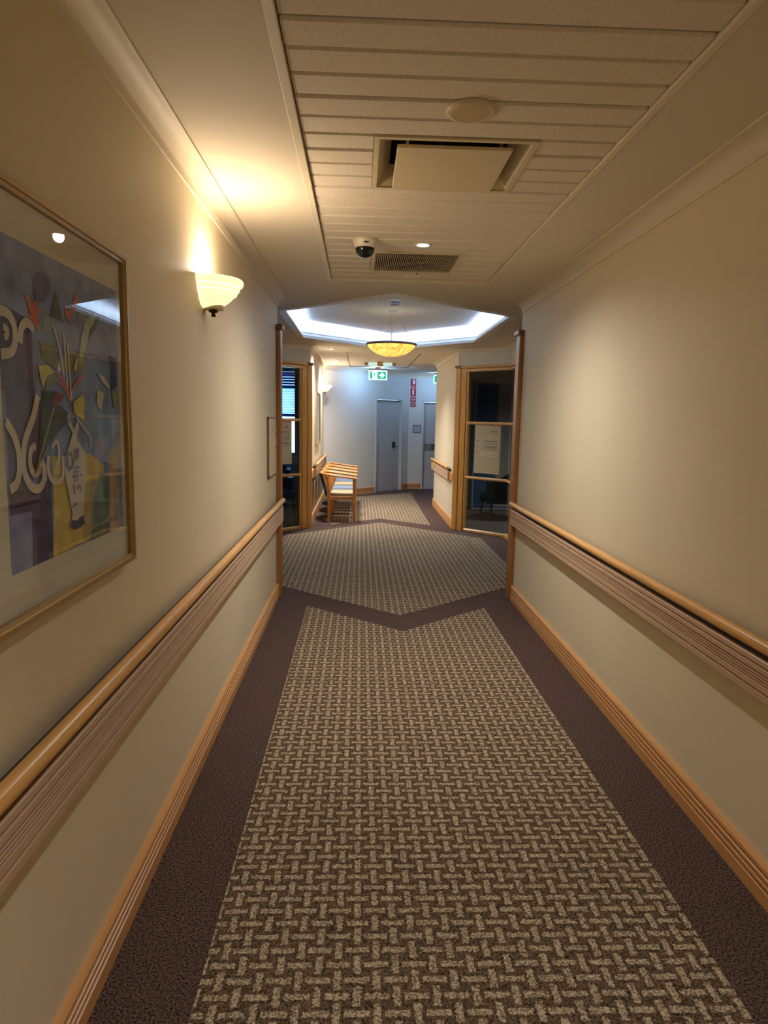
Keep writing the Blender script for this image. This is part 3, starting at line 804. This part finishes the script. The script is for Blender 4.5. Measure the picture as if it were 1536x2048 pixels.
picture('large framed still life of a pale vase and flowers on the near wall', XL, 1.19, 2.032, 1.117, 1.994, .024, .05, near_art)
def far_art(t, x):
    m = MB().box(x, x + .002, 10.68, 11.42, 1.25, 1.83)
    m.build('artwork', mat('muted_print', (150, 140, 122), 0.7, var=.3, scale=(5, 5, 5)), t)
picture('framed picture on the wall above the armchairs, before the far sconce', XL, 10.47, 11.54, 1.125, 1.945, .035, .05, far_art, 'framed_picture')

# ---------------- sconces
def sconce(yc, label, e):
    t = thing('wall_sconce', label, 'wall lamp', (XL, yc, 2.145), 'frosted bowl wall sconces')
    prof = [(.20, -.112), (.36, -.106), (.52, -.092), (.66, -.074), (.75, -.058), (.76, -.054), (.815, -.052), (.835, -.046), (.83, -.038), (.80, -.036), (.885, -.033), (.905, -.026), (.90, -.019), (.865, -.016), (.97, -.012), (.995, -.002), (.99, .010), (.955, .016), (.925, .012)]
    m = MB().lathe(prof, (XL + .002, yc, 2.13), 36, -math.pi / 2, math.pi / 2, .172, .150)
    o = m.build('shade', shade_m, t, smooth=True)
    md = o.modifiers.new('thick', 'SOLIDIFY'); md.thickness = .004
    MB().box(XL, XL + .012, yc - .05, yc + .05, 2.03, 2.12).build('back_plate', white_m, t, bevel=.003)
    MB().lathe([(0, -.128), (.045, -.128), (.048, -.118), (.045, -.106), (0, -.106)], (XL + .04, yc, 2.145), 20).build('cup', beige_m, t, smooth=True)
    MB().lathe([(0, -.160), (.008, -.159), (.011, -.153), (.008, -.147), (.006, -.144), (.020, -.139), (.022, -.134), (.012, -.128), (0, -.128)], (XL + .04, yc, 2.145), 16).build('finial', brass_m, t, smooth=True)
    MB().lathe([(0, -.05), (.018, -.045), (.022, -.025), (.016, -.005), (0, 0)], (XL + .075, yc, 2.12), 14).build('bulb', mat('sconce_bulb', (255, 240, 210), .4, emit=(255, 214, 150), estr=14), t, smooth=True)
    light('POINT', 'sconce_light', (XL + .075, yc, 2.135), e, (1.0, .83, .62), t, .04)
    return t
sconce(3.125, 'lit frosted bowl sconce on the near wall, beside the large painting', EXPO['sconce'])
sconce(12.66, 'lit bowl sconce at the far end of the corridor, above the armchairs', EXPO['sconce'])

sconce(-1.3, 'added fill sconce on the painting wall behind the viewer', EXPO['sconce'] * .7)  # extra sconce out of view, added as warm fill for the near walls

# ---------------- ceiling fittings, near corridor
t = thing('ceiling_speaker', 'round beige ceiling speaker ahead of the air diffuser', 'speaker', (.345, 2.33, ZT))
MB().lathe([(.060, -.012), (.066, -.014), (.078, -.010), (.082, -.004), (.082, .0), (.058, 0)], (.345, 2.33, ZT), 40).build('bezel', beige_m, t, smooth=True)
m = MB().lathe([(0, -.0125), (.058, -.0125), (.062, -.008)], (.345, 2.33, ZT), 40)
m.build('grille', mat('speaker_mesh', (198, 178, 138), 0.8, var=.25, scale=(420, 420, 420), bump=.4), t)

x0, x1, y0, y1 = HOLES[0]
t = thing('air_diffuser', 'square supply air diffuser with a flat centre plate', 'air vent', ((x0 + x1) / 2, (y0 + y1) / 2, ZT))
MB().ring(x0, x1, y0, y1, .020, ZT - .004, ZT + .012).build('frame', beige_m, t)
m = MB()
i, s = .018, .072
r0 = [(x0 + i, y0 + i), (x1 - i, y0 + i), (x1 - i, y1 - i), (x0 + i, y1 - i)]; r1 = [(x0 + s, y0 + s), (x1 - s, y0 + s), (x1 - s, y1 - s), (x0 + s, y1 - s)]
m.add([(x, y, ZT) for x, y in r0] + [(x, y, ZT + .075) for x, y in r1] + [(x, y, ZT + .2) for x, y in r1],
      [(a, (a + 1) % 4, 4 + (a + 1) % 4, 4 + a) for a in range(4)] + [(4 + a, 4 + (a + 1) % 4, 8 + (a + 1) % 4, 8 + a) for a in range(4)] + [(8, 9, 10, 11)], 0)
o = m.build('neck', [beige_m, gap_m], t)
for p in o.data.polygons:
    if p.index >= 4: p.material_index = 1
MB().box(.122, .548, 2.622, 3.068, 2.533, 2.546).build('centre_plate', beige_m, t, bevel=.003)
for px_, py_ in ((.16, 2.66), (.51, 2.66), (.16, 3.03), (.51, 3.03)): MB().box(px_ - .006, px_ + .006, py_ - .006, py_ + .006, 2.546, 2.74).build('hanger', steel_m, t)

x0, x1, y0, y1 = HOLES[1]
t = thing('return_air_grille', 'rectangular return air grille with fine fins beside the dome camera', 'air vent', ((x0 + x1) / 2, (y0 + y1) / 2, ZT))
MB().ring(x0, x1, y0, y1, .023, ZT - .006, ZT + .016).build('frame', beige_m, t)
m = MB(); xx = x0 + .026
while xx < x1 - .026:
    m.obox((xx, y0 + .02, ZT - .002), (.0050, 0, 0), (0, y1 - y0 - .04, 0), (.003, 0, .012)); xx += .0118
m.build('fins', grey_m, t)
MB().box(x0 + .02, x1 - .02, y0 + .02, y1 - .02, ZT + .016, ZT + .02).build('back_panel', gap_m, t)

t = thing('dome_camera', 'white security camera with a black dome under the plank ceiling', 'camera', (.013, 3.97, ZT))
cam_h = MB().lathe([(0, 0), (.066, 0), (.068, -.006), (.066, -.012), (.058, -.042), (.054, -.046), (0, -.046)], (.013, 3.97, ZT), 36).build('housing', white_m, t, smooth=True)
MB().lathe([(.054, -.044), (.053, -.056), (.047, -.072), (.036, -.086), (.02, -.095), (0, -.098)], (.013, 3.97, ZT), 32).build('dome', black_m, t, smooth=True)
m = MB(); m.box(.008, .030, 3.903, 3.9105, ZT - .030, ZT - .022); m.build('badge', ink_m, cam_h)

def downlight(x, y, z, label, e, col=(1, .95, .88), spot=128, bl=1.0, grp='recessed ceiling downlights'):
    t = thing('downlight', label, 'downlight', (x, y, z), grp)
    MB().lathe([(.029, .0), (.030, -.004), (.038, -.008), (.052, -.004), (.055, 0), (.055, .003)], (x, y, z), 28).build('trim_ring', white_m, t, smooth=True)
    MB().lathe([(0, -.001), (.017, -.001), (.025, .002), (.029, .006)], (x, y, z - .007), 24).build('lamp', lamp_w, t, smooth=True)
    light('SPOT', 'downlight_beam', (x, y, z - .018), e, col, t, .03, spot, bl)
    return t
downlight(.345, 4.03, ZT, 'lit downlight in the plank ceiling beside the dome camera', EXPO['down'], (1, .96, .89), 158, 1.0)
t = thing('flush_detector', 'flat round sensor behind the return air grille', 'sensor', (.343, 4.90, ZT))
MB().lathe([(0, -.012), (.03, -.012), (.05, -.008), (.064, -.003), (.066, 0)], (.343, 4.90, ZT), 30).build('cover', white_m, t, smooth=True)
MB().lathe([(0, -.016), (.010, -.015), (.012, -.011)], (.35, 4.89, ZT), 14).build('lens', lamp_w if False else white_m, t, smooth=True)
MB().box(.370, .378, 4.78, 4.84, ZT - .004, ZT).build('status_tab', dark_m, t)

downlight(.345, -.45, ZT, 'added fill downlight in the plank ceiling behind the viewer', EXPO['back'], (1, .985, .95), 138, 1.0)  # unseen lamp added to brighten the near walls, planks and painting
# ---------------- coffer fittings
t = thing('smoke_detector', 'round smoke detector on the coffer ceiling above the pendant', 'smoke detector', (.332, 7.0, 2.73))
MB().lathe([(0, 0), (.062, 0), (.062, -.014), (.056, -.018), (0, -.018)], (.332, 7.0, 2.73), 28).build('base', white_m, t, smooth=True)
m = MB()
for i in range(12):
    a = i * math.pi / 6
    m.obox((.332 + .05 * math.cos(a), 7.0 + .05 * math.sin(a), 2.696), (-.006 * math.sin(a), .006 * math.cos(a), 0), (-.02 * math.cos(a), -.02 * math.sin(a), 0), (0, 0, .016))
m.lathe([(0, -.034), (.052, -.034), (.052, -.040), (.036, -.050), (0, -.052)], (.332, 7.0, 2.73), 28)
m.build('sensor_head', grey_m if False else mat('detector_grey', (176, 180, 186), .5), t, smooth=True)

px_, py_ = .333, 7.66
t = thing('pendant_lamp', 'amber alabaster bowl pendant hanging in the bright coffer', 'pendant lamp', (px_, py_, 2.73))
MB().lathe([(0, 0), (.054, 0), (.056, -.006), (.054, -.030), (.048, -.034), (0, -.034)], (px_, py_, 2.73), 30).build('canopy', white_m, t, smooth=True)
MB().tube([(px_, py_, 2.70), (px_, py_, 2.30)], .007, 10).build('rod', beige_m, t, smooth=True)
prof = [(.277 * math.sin(a), 2.236 + .128 * (1 - math.cos(a)) / (1 - math.cos(1.20)) ) for a in [i * 1.20 / 16 for i in range(17)]]
k = prof[-1][0]
prof = [(r * .272 / k, z) for r, z in prof]
o = MB().lathe(prof, (px_, py_, 0), 56).build('bowl', [amber_m, mat('bowl_lining', (240, 226, 196), .5)], t, smooth=True)
md = o.modifiers.new('thick', 'SOLIDIFY'); md.thickness = .006; md.material_offset = 1; md.material_offset_rim = 1
MB().lathe([(.266, 2.356), (.276, 2.354), (.281, 2.360), (.281, 2.376), (.274, 2.380), (.264, 2.378), (.264, 2.356)], (px_, py_, 0), 56).build('rim', mat('pewter_rim', (120, 106, 88), .4, metal=.5), o, smooth=True)
for a in (0.25, 2.35, 4.45):
    MB().tube([(px_ + .045 * math.cos(a), py_ + .045 * math.sin(a), 2.70), (px_ + .268 * math.cos(a), py_ + .268 * math.sin(a), 2.372)], .0022, 6).build('chain', grey_m, t)
light('POINT', 'pendant_light', (px_ + .0, py_, 2.42), .4, (1, .86, .6), t, .05)

# hidden cove tubes behind the coffer lip
t = thing('cove_lighting', 'concealed white tubes behind the coffer moulding', 'cove light', (.33, 7.65, ZC))
ctr = Vector((.345, 7.65))
for i in range(6):
    a, b = Vector(HEXC[i]), Vector(HEXC[(i + 1) % 6])
    d = (b - a).normalized(); o_ = Vector((d.y, -d.x))
    if o_.dot((a + b) / 2 - ctr) < 0: o_ = -o_
    a2, b2 = a + o_ * .12 + d * .06, b + o_ * .12 - d * .06
    MB().tube([(a2.x, a2.y, 2.574), (b2.x, b2.y, 2.574)], .013, 8).build('tube', cove_m, t, smooth=True)

# ---------------- far corridor fittings
downlight(-.43, 9.98, ZC, 'nearer of the two downlights above the armchairs', EXPO['far'], (1, .97, .95), 150)
downlight(-.42, 11.93, ZC, 'farther of the two downlights above the armchairs', EXPO['far'], (1, .97, .95), 150)
downlight(.49, 10.75, ZT, 'downlight just behind the amber bowl pendant', EXPO['far'] * .6, (1, .96, .92), 120)

t = thing('emergency_light', 'twin lens emergency light on the ceiling above the exit sign', 'emergency light', (.335, 12.1, ZT))
MB().box(.285, .385, 12.06, 12.14, ZT - .085, ZT).build('base', mat('tan_plastic', (190, 160, 112), .5), t, bevel=.006)
for s in (-1, 1):
    c0 = .335 + s * .055
    MB().tube([(c0, 12.1, ZT - .045), (c0 + s * .15, 12.1, ZT - .045)], .028, 14).build('lens', tube_m, t, smooth=True)
    h = MB().lathe([(.010, -.03), (.03, -.024), (.036, 0), (.030, .022), (.012, .03)], (.335 + s * .245, 12.1, ZT - .045), 16)
    h.build('lamp_head', steel_m, t, smooth=True)

def exit_sign(x0, x1, y, z0, z1, label, e):
    t = thing('exit_sign', label, 'exit sign', ((x0 + x1) / 2, y, z0), 'green running man exit signs')
    MB().box(x0 + .005, x1 - .005, y - .012, y + .05, z1 + .004, z1 + .034).build('housing', mat('exit_housing', (120, 128, 138), .4), t, bevel=.004)
    MB().box((x0 + x1) / 2 - .05, (x0 + x1) / 2 + .05, y, y + .04, z1 + .03, ZC).build('bracket', white_m, t)
    MB().box(x0, x1, y, y + .012, z0, z1).build('panel', exit_w, t)
    w, h = x1 - x0, z1 - z0
    g = MB(); org = (x0, y, z0); xd, yd = (1, 0, 0), (0, 0, 1)
    b = .022
    # left field: green with a white doorway, right field: green with a white arrow
    flat(g, [(b, b), (b + .075 * w / .35 * .6, b), (b + .045, h - b), (b, h - b)], org, xd, yd, .0010)
    flat(g, [(w * .47, b), (w - b, b), (w - b, h - b), (w * .47, h - b)], org, xd, yd, .0010)
    # running man
    cx, cy, s = w * .30, h * .5, h * .9
    def P(pts): flat(g, [(cx + a * s, cy + b_ * s) for a, b_ in pts], org, xd, yd, .0016)
    P([(.06 + .055 * math.cos(i * .785), .30 + .055 * math.sin(i * .785)) for i in range(8)])
    P([(-.02, .22), (.08, .22), (.05, .0), (-.06, .0)])
    P([(.06, .21), (.17, .12), (.24, .16), (.23, .11), (.16, .06), (.05, .14)])
    P([(.0, .21), (-.12, .18), (-.15, .06), (-.11, .06), (-.08, .14), (.0, .15)])
    P([(.05, .02), (.13, -.10), (.09, -.30), (.03, -.30), (.07, -.11), (-.03, .0)])
    P([(-.05, .02), (-.09, -.12), (-.25, -.16), (-.25, -.10), (-.13, -.06), (-.10, .03)])
    g.build('green_field', exit_g, t)
    a = MB(); ox, oy, q = w * .715, h * .5, h * .30
    pts = [(-1.0, .32), (.05, .32), (-.45, .85), (.15, .95), (1.05, 0), (.15, -.95), (-.45, -.85), (.05, -.32), (-1.0, -.32)]
    flat(a, [(ox + u * q, oy + v * q) for u, v in pts], org, xd, yd, .0020)
    a.build('arrow', exit_w, t)
    light('POINT', 'exit_glow', ((x0 + x1) / 2, y + .10, z1 - .03), e, (.26, .52, 1.0), t, .05)
    return t
exit_sign(.150, .503, 13.2, 2.288, 2.468, 'green exit sign with an arrow hanging before the angled end wall', 9.5)
exit_sign(1.515, 1.868, 14.3, 2.305, 2.485, 'exit sign mostly hidden behind the edge of the short far wall', 6)

# ---------------- signs on the pier between the doors
XD, UP = (1, 0, 0), (0, 0, 1)
def pier_sign(name, label, x0, x1, z0, z1, draw, m_board, cat='sign', grp=None):
    t = thing(name, label, cat, ((x0 + x1) / 2, 15.09, z0), grp)
    MB().box(x0, x1, 15.082, 15.0895, z0, z1).build('board', m_board, t)
    m, g = MB(), MB(); draw(m, g, x0, z0, x1 - x0, z1 - z0)
    sw = mat('sign_white', (238, 226, 226), .5)
    m.build('lettering', sw, t)
    if g.v: g.build('pictogram', sw, t)
    return t
def d_reel(m, g, x, z, w, h):
    o = (x, 15.082, z)
    flat(g, [(w * .40, h * .40), (w * .84, h * .40), (w * .84, h * .92), (w * .40, h * .92)], o, XD, UP)
    flat(g, [(w * .16, h * .72), (w * .42, h * .76), (w * .42, h * .68)], o, XD, UP)
    flat(g, [(w * .74, h * .42), (w * .80, h * .42), (w * .78, h * .30), (w * .74, h * .30)], o, XD, UP)
    text(m, 'FIRE HOSE', h * .10, (x + w / 2, 15.082, z + h * .17), XD, UP, 'CENTER', bold=.0006)
    text(m, 'REEL', h * .10, (x + w / 2, 15.082, z + h * .05), XD, UP, 'CENTER', bold=.0006)
def d_ext(m, g, x, z, w, h):
    o = (x, 15.082, z)
    flat(g, [(w * .36, h * .24), (w * .64, h * .24), (w * .66, h * .78), (w * .60, h * .88), (w * .54, h * .94), (w * .44, h * .94), (w * .38, h * .86), (w * .34, h * .76)], o, XD, UP)
    flat(g, [(w * .42, h * .17), (w * .58, h * .17), (w * .58, h * .21), (w * .42, h * .21)], o, XD, UP)
    text(m, 'EXTINGUISHER', h * .082, (x + w / 2, 15.082, z + h * .05), XD, UP, 'CENTER', bold=.0006)
def d_wip(m, g, x, z, w, h):
    text(m, 'WIP', h * .28, (x + w / 2, 15.082, z + h * .66), XD, UP, 'CENTER', bold=.001)
    for i, s in enumerate(('WARDEN', 'INTERCOM', 'POINT')):
        text(m, s, h * .13, (x + w / 2, 15.082, z + h * (.45 - .17 * i)), XD, UP, 'CENTER', bold=.0006)
pier_sign('fire_sign', 'red fire hose reel sign, topmost on the pier between the doors', 1.098, 1.218, 2.245, 2.435, d_reel, red_m, grp='red fire signs')
pier_sign('fire_sign', 'red fire extinguisher sign, middle of the three on the pier', 1.098, 1.218, 2.045, 2.232, d_ext, red_m, grp='red fire signs')
pier_sign('fire_sign', 'red WIP sign, lowest of the three on the pier', 1.098, 1.218, 1.830, 2.030, d_wip, red_m, grp='red fire signs')
t = thing('framed_notice', 'small dark framed notice on the pier below the red signs', 'notice', (1.255, 15.09, 1.265))
MB().box(1.172, 1.340, 15.078, 15.0895, 1.262, 1.428).build('frame', mat('notice_frame', (70, 64, 82), .4), t)
MB().box(1.186, 1.326, 15.0765, 15.079, 1.276, 1.414).build('paper', mat('notice_paper', (186, 180, 198), .7), t)
m = MB()
for i in range(6): m.box(1.20, 1.312 - .012 * (i % 3), 15.0755, 15.0766, 1.392 - .018 * i, 1.397 - .018 * i)
m.build('lettering', mat('notice_ink', (126, 118, 150), .7), t)
t = thing('door_notice', 'grey notice plate reading FIRE DOOR on the half hidden door', 'sign', (1.70, 15.145, .87))
MB().box(1.445, 2.02, 15.139, 15.144, .862, 1.018).build('plate', mat('notice_plate', (128, 124, 108), .4), t)
m = MB(); o = (1.73, 15.139, 0)
text(m, 'FIRE DOOR', .062, (1.755, 15.139, .950), XD, UP, 'CENTER', bold=.003)
text(m, 'DO NOT OBSTRUCT', .036, (1.755, 15.139, .915), XD, UP, 'CENTER', bold=.002)
text(m, 'DO NOT KEEP OPEN', .036, (1.755, 15.139, .877), XD, UP, 'CENTER', bold=.002)
m.build('lettering', mat('black_ink', (16, 14, 12), .6), t)

# ---------------- directory boards
def board(name, label, org, xd, w, z0, z1, title, rows, frame=False, insert=None):
    """org: lower left corner on the face (x, y); xd along the board; text faces xd x up"""
    xd = Vector((xd[0], xd[1], 0)).normalized(); nd = xd.cross(Vector(UP))
    org = Vector((org[0], org[1], 0)); h = z1 - z0
    t = thing(name, label, 'sign', (org.x, org.y, z0))
    q = org + Vector((0, 0, z0))
    if frame:
        m = MB()
        for a, b, c_, d_ in ((0, w, 0, .012), (0, w, h - .012, h), (0, .012, 0, h), (w - .012, w, 0, h)):
            m.obox(q + xd * a + Vector((0, 0, c_)) - nd * .001, xd * (b - a), nd * -.014, (0, 0, d_ - c_))
        m.build('frame', mat('sign_wood_edge', (150, 112, 84), .5), t)
    MB().obox(q - nd * .003, xd * w, nd * -.007, (0, 0, h)).build('board', sign_m, t, bevel=.0015)
    f = q - nd * .003
    m = MB(); A = lambda a, b: f + xd * a + Vector((0, 0, b))
    text(m, title, h * .052, A(w * .90, h * .855), xd, UP, 'RIGHT', bold=.0008)
    flat(m, [(w * .10, h * .822), (w * .90, h * .822), (w * .90, h * .827), (w * .10, h * .827)], f, xd, UP)
    for zf, body, sz, arrow in rows:
        text(m, body, h * sz, A(w * .90, h * zf), xd, UP, 'RIGHT', bold=.0011 if sz > .03 else .0005)
        if arrow:
            a0 = w * .07
            flat(m, [(a0, h * (zf + .012)), (a0 + .012, h * (zf + .012) + .009), (a0 + .012, h * (zf + .012) + .003), (a0 + .034, h * (zf + .012) + .003), (a0 + .034, h * (zf + .012) - .003), (a0 + .012, h * (zf + .012) - .003), (a0 + .012, h * (zf + .012) - .009)], f, xd, UP)
    m.build('lettering', ink_m, t)
    if insert:
        zf0, zf1, body = insert
        MB().obox(A(w * .24, h * zf0), xd * (w * .69), nd * .004, (0, 0, h * (zf1 - zf0))).build('name_plate', mat('name_plate_board', (228, 212, 176), .4), t)
        m = MB(); text(m, body, h * .036, A(w * .86, h * (zf0 + .028)) + nd * .004, xd, UP, 'RIGHT'); m.build('plate_lettering', mat('faded_ink', (160, 146, 120), .6), t)
    return t
# on the dark suite's diagonal pane, text facing the lobby
s = Vector((1, -1)).normalized(); n_ = Vector((-1, -1)).normalized()
b0 = Vector((1.572, 9.258)) + n_ * .004
board('directory_board', 'cream Suite 3a directory board on the dark glazed screen', (b0.x, b0.y), s, .413, .838, 1.492, 'Suite 3a',
      [(.66, 'Dr Irene Ruvi Orkins', .036, True), (.615, 'Obstetrician and Gynaecologist', .023, False), (.55, 'Mr Christopher Smith', .036, True), (.505, 'Neurosurgeon and Spine Surgeon', .023, False), (.435, '', .036, True)], insert=(.355, .450, 'Dr Justin Alexander'))
s = Vector((1, 1)).normalized(); n_ = Vector((1, -1)).normalized()
b0 = Vector((-1.215, 8.995)) + n_ * .004
board('directory_board', 'cream Suite 1 directory board on the blue lit glazed screen', (b0.x, b0.y), s, .405, .915, 1.498, 'Suite 1',
      [(.74, 'Dr Peter van der Leland', .036, False), (.695, 'Consultant Urologist', .023, False), (.61, 'Dr Andrew Wood', .036, False), (.565, 'Consultant Physician', .023, False), (.48, 'Dr Robin Robinson', .036, False), (.435, 'Consultant Surgeon', .023, False)])
board('wall_plaque', 'cream framed wall plaque next to the post ending the painting wall', (XL + .018, 5.13), (0, 1), .46, 1.086, 1.548, 'Suite 1',
      [(.70, 'Dr P Leland', .045, False), (.62, 'Urologist', .03, False), (.46, 'Dr A Wood', .045, False), (.38, 'Physician', .03, False)], frame=True)

# ---------------- armchairs in a row
def make_chair(label, cushion_m, wood, group, pad=pad_m):
    t = thing('wooden_armchair', label, 'armchair', (0, 0, 0), group)
    for sy in (-1, 1):
        y = sy * .272
        m = MB().add([(.205, y - .018, 0), (.240, y - .018, 0), (.240, y + .018, 0), (.205, y + .018, 0), (.198, y - .019, .655), (.246, y - .019, .655), (.246, y + .019, .655), (.198, y + .019, .655)], [(3, 2, 1, 0), (4, 5, 6, 7), (0, 1, 5, 4), (1, 2, 6, 5), (2, 3, 7, 6), (3, 0, 4, 7)])
        m.build('leg', wood, t, local=True, bevel=.006)
        m = MB()
        pts = [(-.150, 0), (-.150, .40), (-.185, .69)]
        vs = []
        for px, pz in pts:
            w = .019
            vs += [(px - w, y - .017, pz), (px + w, y - .017, pz), (px + w, y + .017, pz), (px - w, y + .017, pz)]
        m.add(vs, [(3, 2, 1, 0), (8, 9, 10, 11)] + [(r * 4 + i, r * 4 + (i + 1) % 4, r * 4 + 4 + (i + 1) % 4, r * 4 + 4 + i) for r in (0, 1) for i in range(4)])
        m.build('leg', wood, t, local=True, bevel=.006)
    m = MB()
    for sy in (-1, 1): m.box(-.15, .215, sy * .272 - .013, sy * .272 + .013, .345, .398)
    m.box(.205, .232, -.272, .272, .345, .398); m.box(-.160, -.136, -.272, .272, .345, .398); m.box(-.15, .215, -.265, .265, .385, .396)
    m.build('seat_frame', wood, t, local=True, bevel=.004)
    m = MB()
    arc = [(.262, .288, .664), (.16, .290, .676), (.04, .288, .691), (-.08, .282, .706), (-.18, .262, .719), (-.245, .21, .727), (-.272, .12, .730), (-.280, 0, .731)]
    pts = arc + [(x, -y, z) for x, y, z in reversed(arc[:-1])]
    ta = [.8] + [1.0] * (len(pts) - 2) + [.8]
    m.tube(pts, .030, 12, .017, taper=ta)
    m.build('arm_rail', wood, t, local=True, smooth=True)
    for y0, x0_, x1_, y1 in ((.19, -.120, -.222, .20), (.065, -.150, -.272, .068), (-.065, -.150, -.272, -.068), (-.19, -.120, -.222, -.20)):
        m = MB().add([(x0_ - .008, y0 - .014, .395), (x0_ + .008, y0 - .014, .395), (x0_ + .008, y0 + .014, .395), (x0_ - .008, y0 + .014, .395), (x1_ - .008, y1 - .014, .722), (x1_ + .008, y1 - .014, .722), (x1_ + .008, y1 + .014, .722), (x1_ - .008, y1 + .014, .722)], [(3, 2, 1, 0), (4, 5, 6, 7), (0, 1, 5, 4), (1, 2, 6, 5), (2, 3, 7, 6), (3, 0, 4, 7)])
        m.build('slat', wood, t, local=True, bevel=.003)
    m = MB().box(-.135, .245, -.245, .245, .400, .448)
    o = m.build('seat_cushion', cushion_m, t, local=True)
    md = o.modifiers.new('round', 'BEVEL'); md.width = .020; md.segments = 4
    for p in o.data.polygons: p.use_smooth = True
    m = MB()
    pr = []
    for i in range(9):
        y = -.225 + .45 * i / 8
        b = .030 * (1 - (abs(y) / .225) ** 2)
        pr.append((y, b))
    vs = []
    for y, b in pr:
        vs += [(-.182 - b * .4, y, .372), (-.200 - b * .4, y, .372), (-.300 - b * .35 + .035 * (abs(y) / .225) ** 2, y, .700), (-.282 - b * .35 + .035 * (abs(y) / .225) ** 2, y, .700)]
    fs = [(i * 4 + j, i * 4 + (j + 1) % 4, (i + 1) * 4 + (j + 1) % 4, (i + 1) * 4 + j) for i in range(8) for j in range(4)] + [(0, 1, 2, 3), (35, 34, 33, 32)]
    m.add(vs, fs)
    m.build('back_pad', pad, t, local=True, smooth=True)
    return t
GR = 'wooden armchairs in a row along the far wall'
ch = make_chair('wooden armchair with a beige seat, first of the row, nearest the glazed screen', cush_b, wood_chair, GR)
LB = ['wooden armchair with a blue seat, second of the row, behind the first beige one', 'wooden armchair with a beige seat, third of the row, between two blue seats', 'wooden armchair with a blue seat, last of the row, nearest the end wall']
for i in range(4):
    o = ch if i == 0 else copy_tree(ch)
    if i:
        o['label'] = LB[i - 1]
        if i % 2:
            for k_ in o.children:
                if k_.name.startswith('seat_cushion'):
                    k_.data = k_.data.copy(); k_.data.materials[0] = cush_u
    o.location = (-.298, 10.285 + .652 * i, 0)

# ---------------- behind the glass
downlight(3.2, 9.6, ZC, 'added fill downlight, out of view inside the dark suite', 150, (.8, .9, 1), 150)  # unseen lamp added so the suite behind the glass is not black

def tub(label, loc, rz, m_):
    t = thing('lounge_chair', label, 'chair', (0, 0, 0), 'lounge chairs inside the suites')
    m = MB().box(-.28, .28, -.27, .27, .30, .44); o = m.build('seat', m_, t, local=True, bevel=.05, seg=4)
    m = MB()
    vs = []
    K = 13
    for i in range(K):
        a = math.radians(70 + 220 * i / (K - 1)); ca, sa = math.cos(a), math.sin(a)
        h = .62 + .20 * max(0, -ca)
        vs += [(.27 * ca, .29 * sa, .28), (.35 * ca, .36 * sa, .28), (.37 * ca, .38 * sa, h), (.29 * ca, .31 * sa, h)]
    m.add(vs, [(i * 4 + j, i * 4 + (j + 1) % 4, i * 4 + 4 + (j + 1) % 4, i * 4 + 4 + j) for i in range(K - 1) for j in range(4)] + [(0, 1, 2, 3), (4 * K - 1, 4 * K - 2, 4 * K - 3, 4 * K - 4)])
    m.build('backrest', m_, t, local=True, smooth=True)
    for sx in (-1, 1):
        for sy in (-1, 1):
            MB().tube([(sx * .22, sy * .22, .31), (sx * .25, sy * .25, 0)], .018, 10).build('leg', dark_m, t, local=True, smooth=True)
    t.location = loc; t.rotation_euler = (0, 0, rz)
    return t
tub('blue leather lounge chair just behind the blue lit glazed screen', (-1.33, 10.35, 0), -.6, navy_m)
tub('blue leather lounge chair farther back under the bright window', (-1.62, 12.2, 0), -1.4, navy_m)
tub('black lounge chair behind the dark glazed screen', (2.25, 10.6, 0), 2.6, mat('black_leather', (26, 26, 28), .35))
t = thing('low_table', 'low table beside the blue leather chairs', 'table', (-1.55, 11.3, 0))
MB().box(-1.85, -1.25, 11.0, 11.55, .40, .44).build('tabletop', navy_m, t, bevel=.006)
for a in (-1.82, -1.28):
    for b in (11.03, 11.52): MB().box(a - .02, a + .02, b - .02, b + .02, 0, .40).build('leg', dark_m, t)
t = thing('tall_cupboard', 'tall two door cupboard on the back wall of the dark suite', 'cupboard', (2.4, 12.0, 0))
MB().box(1.98, 2.78, 11.78, 12.075, 0, 2.26).build('carcass', mat('cupboard_frame', (136, 140, 150), .5), t, bevel=.004)
o = MB().box(2.02, 2.37, 11.762, 11.779, .05, 2.21).build('door', cupb2_m, t)
MB().box(2.325, 2.34, 11.74, 11.762, .95, 1.10).build('handle', steel_m, o)
o = MB().box(2.39, 2.74, 11.762, 11.779, .05, 2.21).build('door', cupb_m, t)
MB().box(2.42, 2.435, 11.74, 11.762, .95, 1.10).build('handle', steel_m, o)
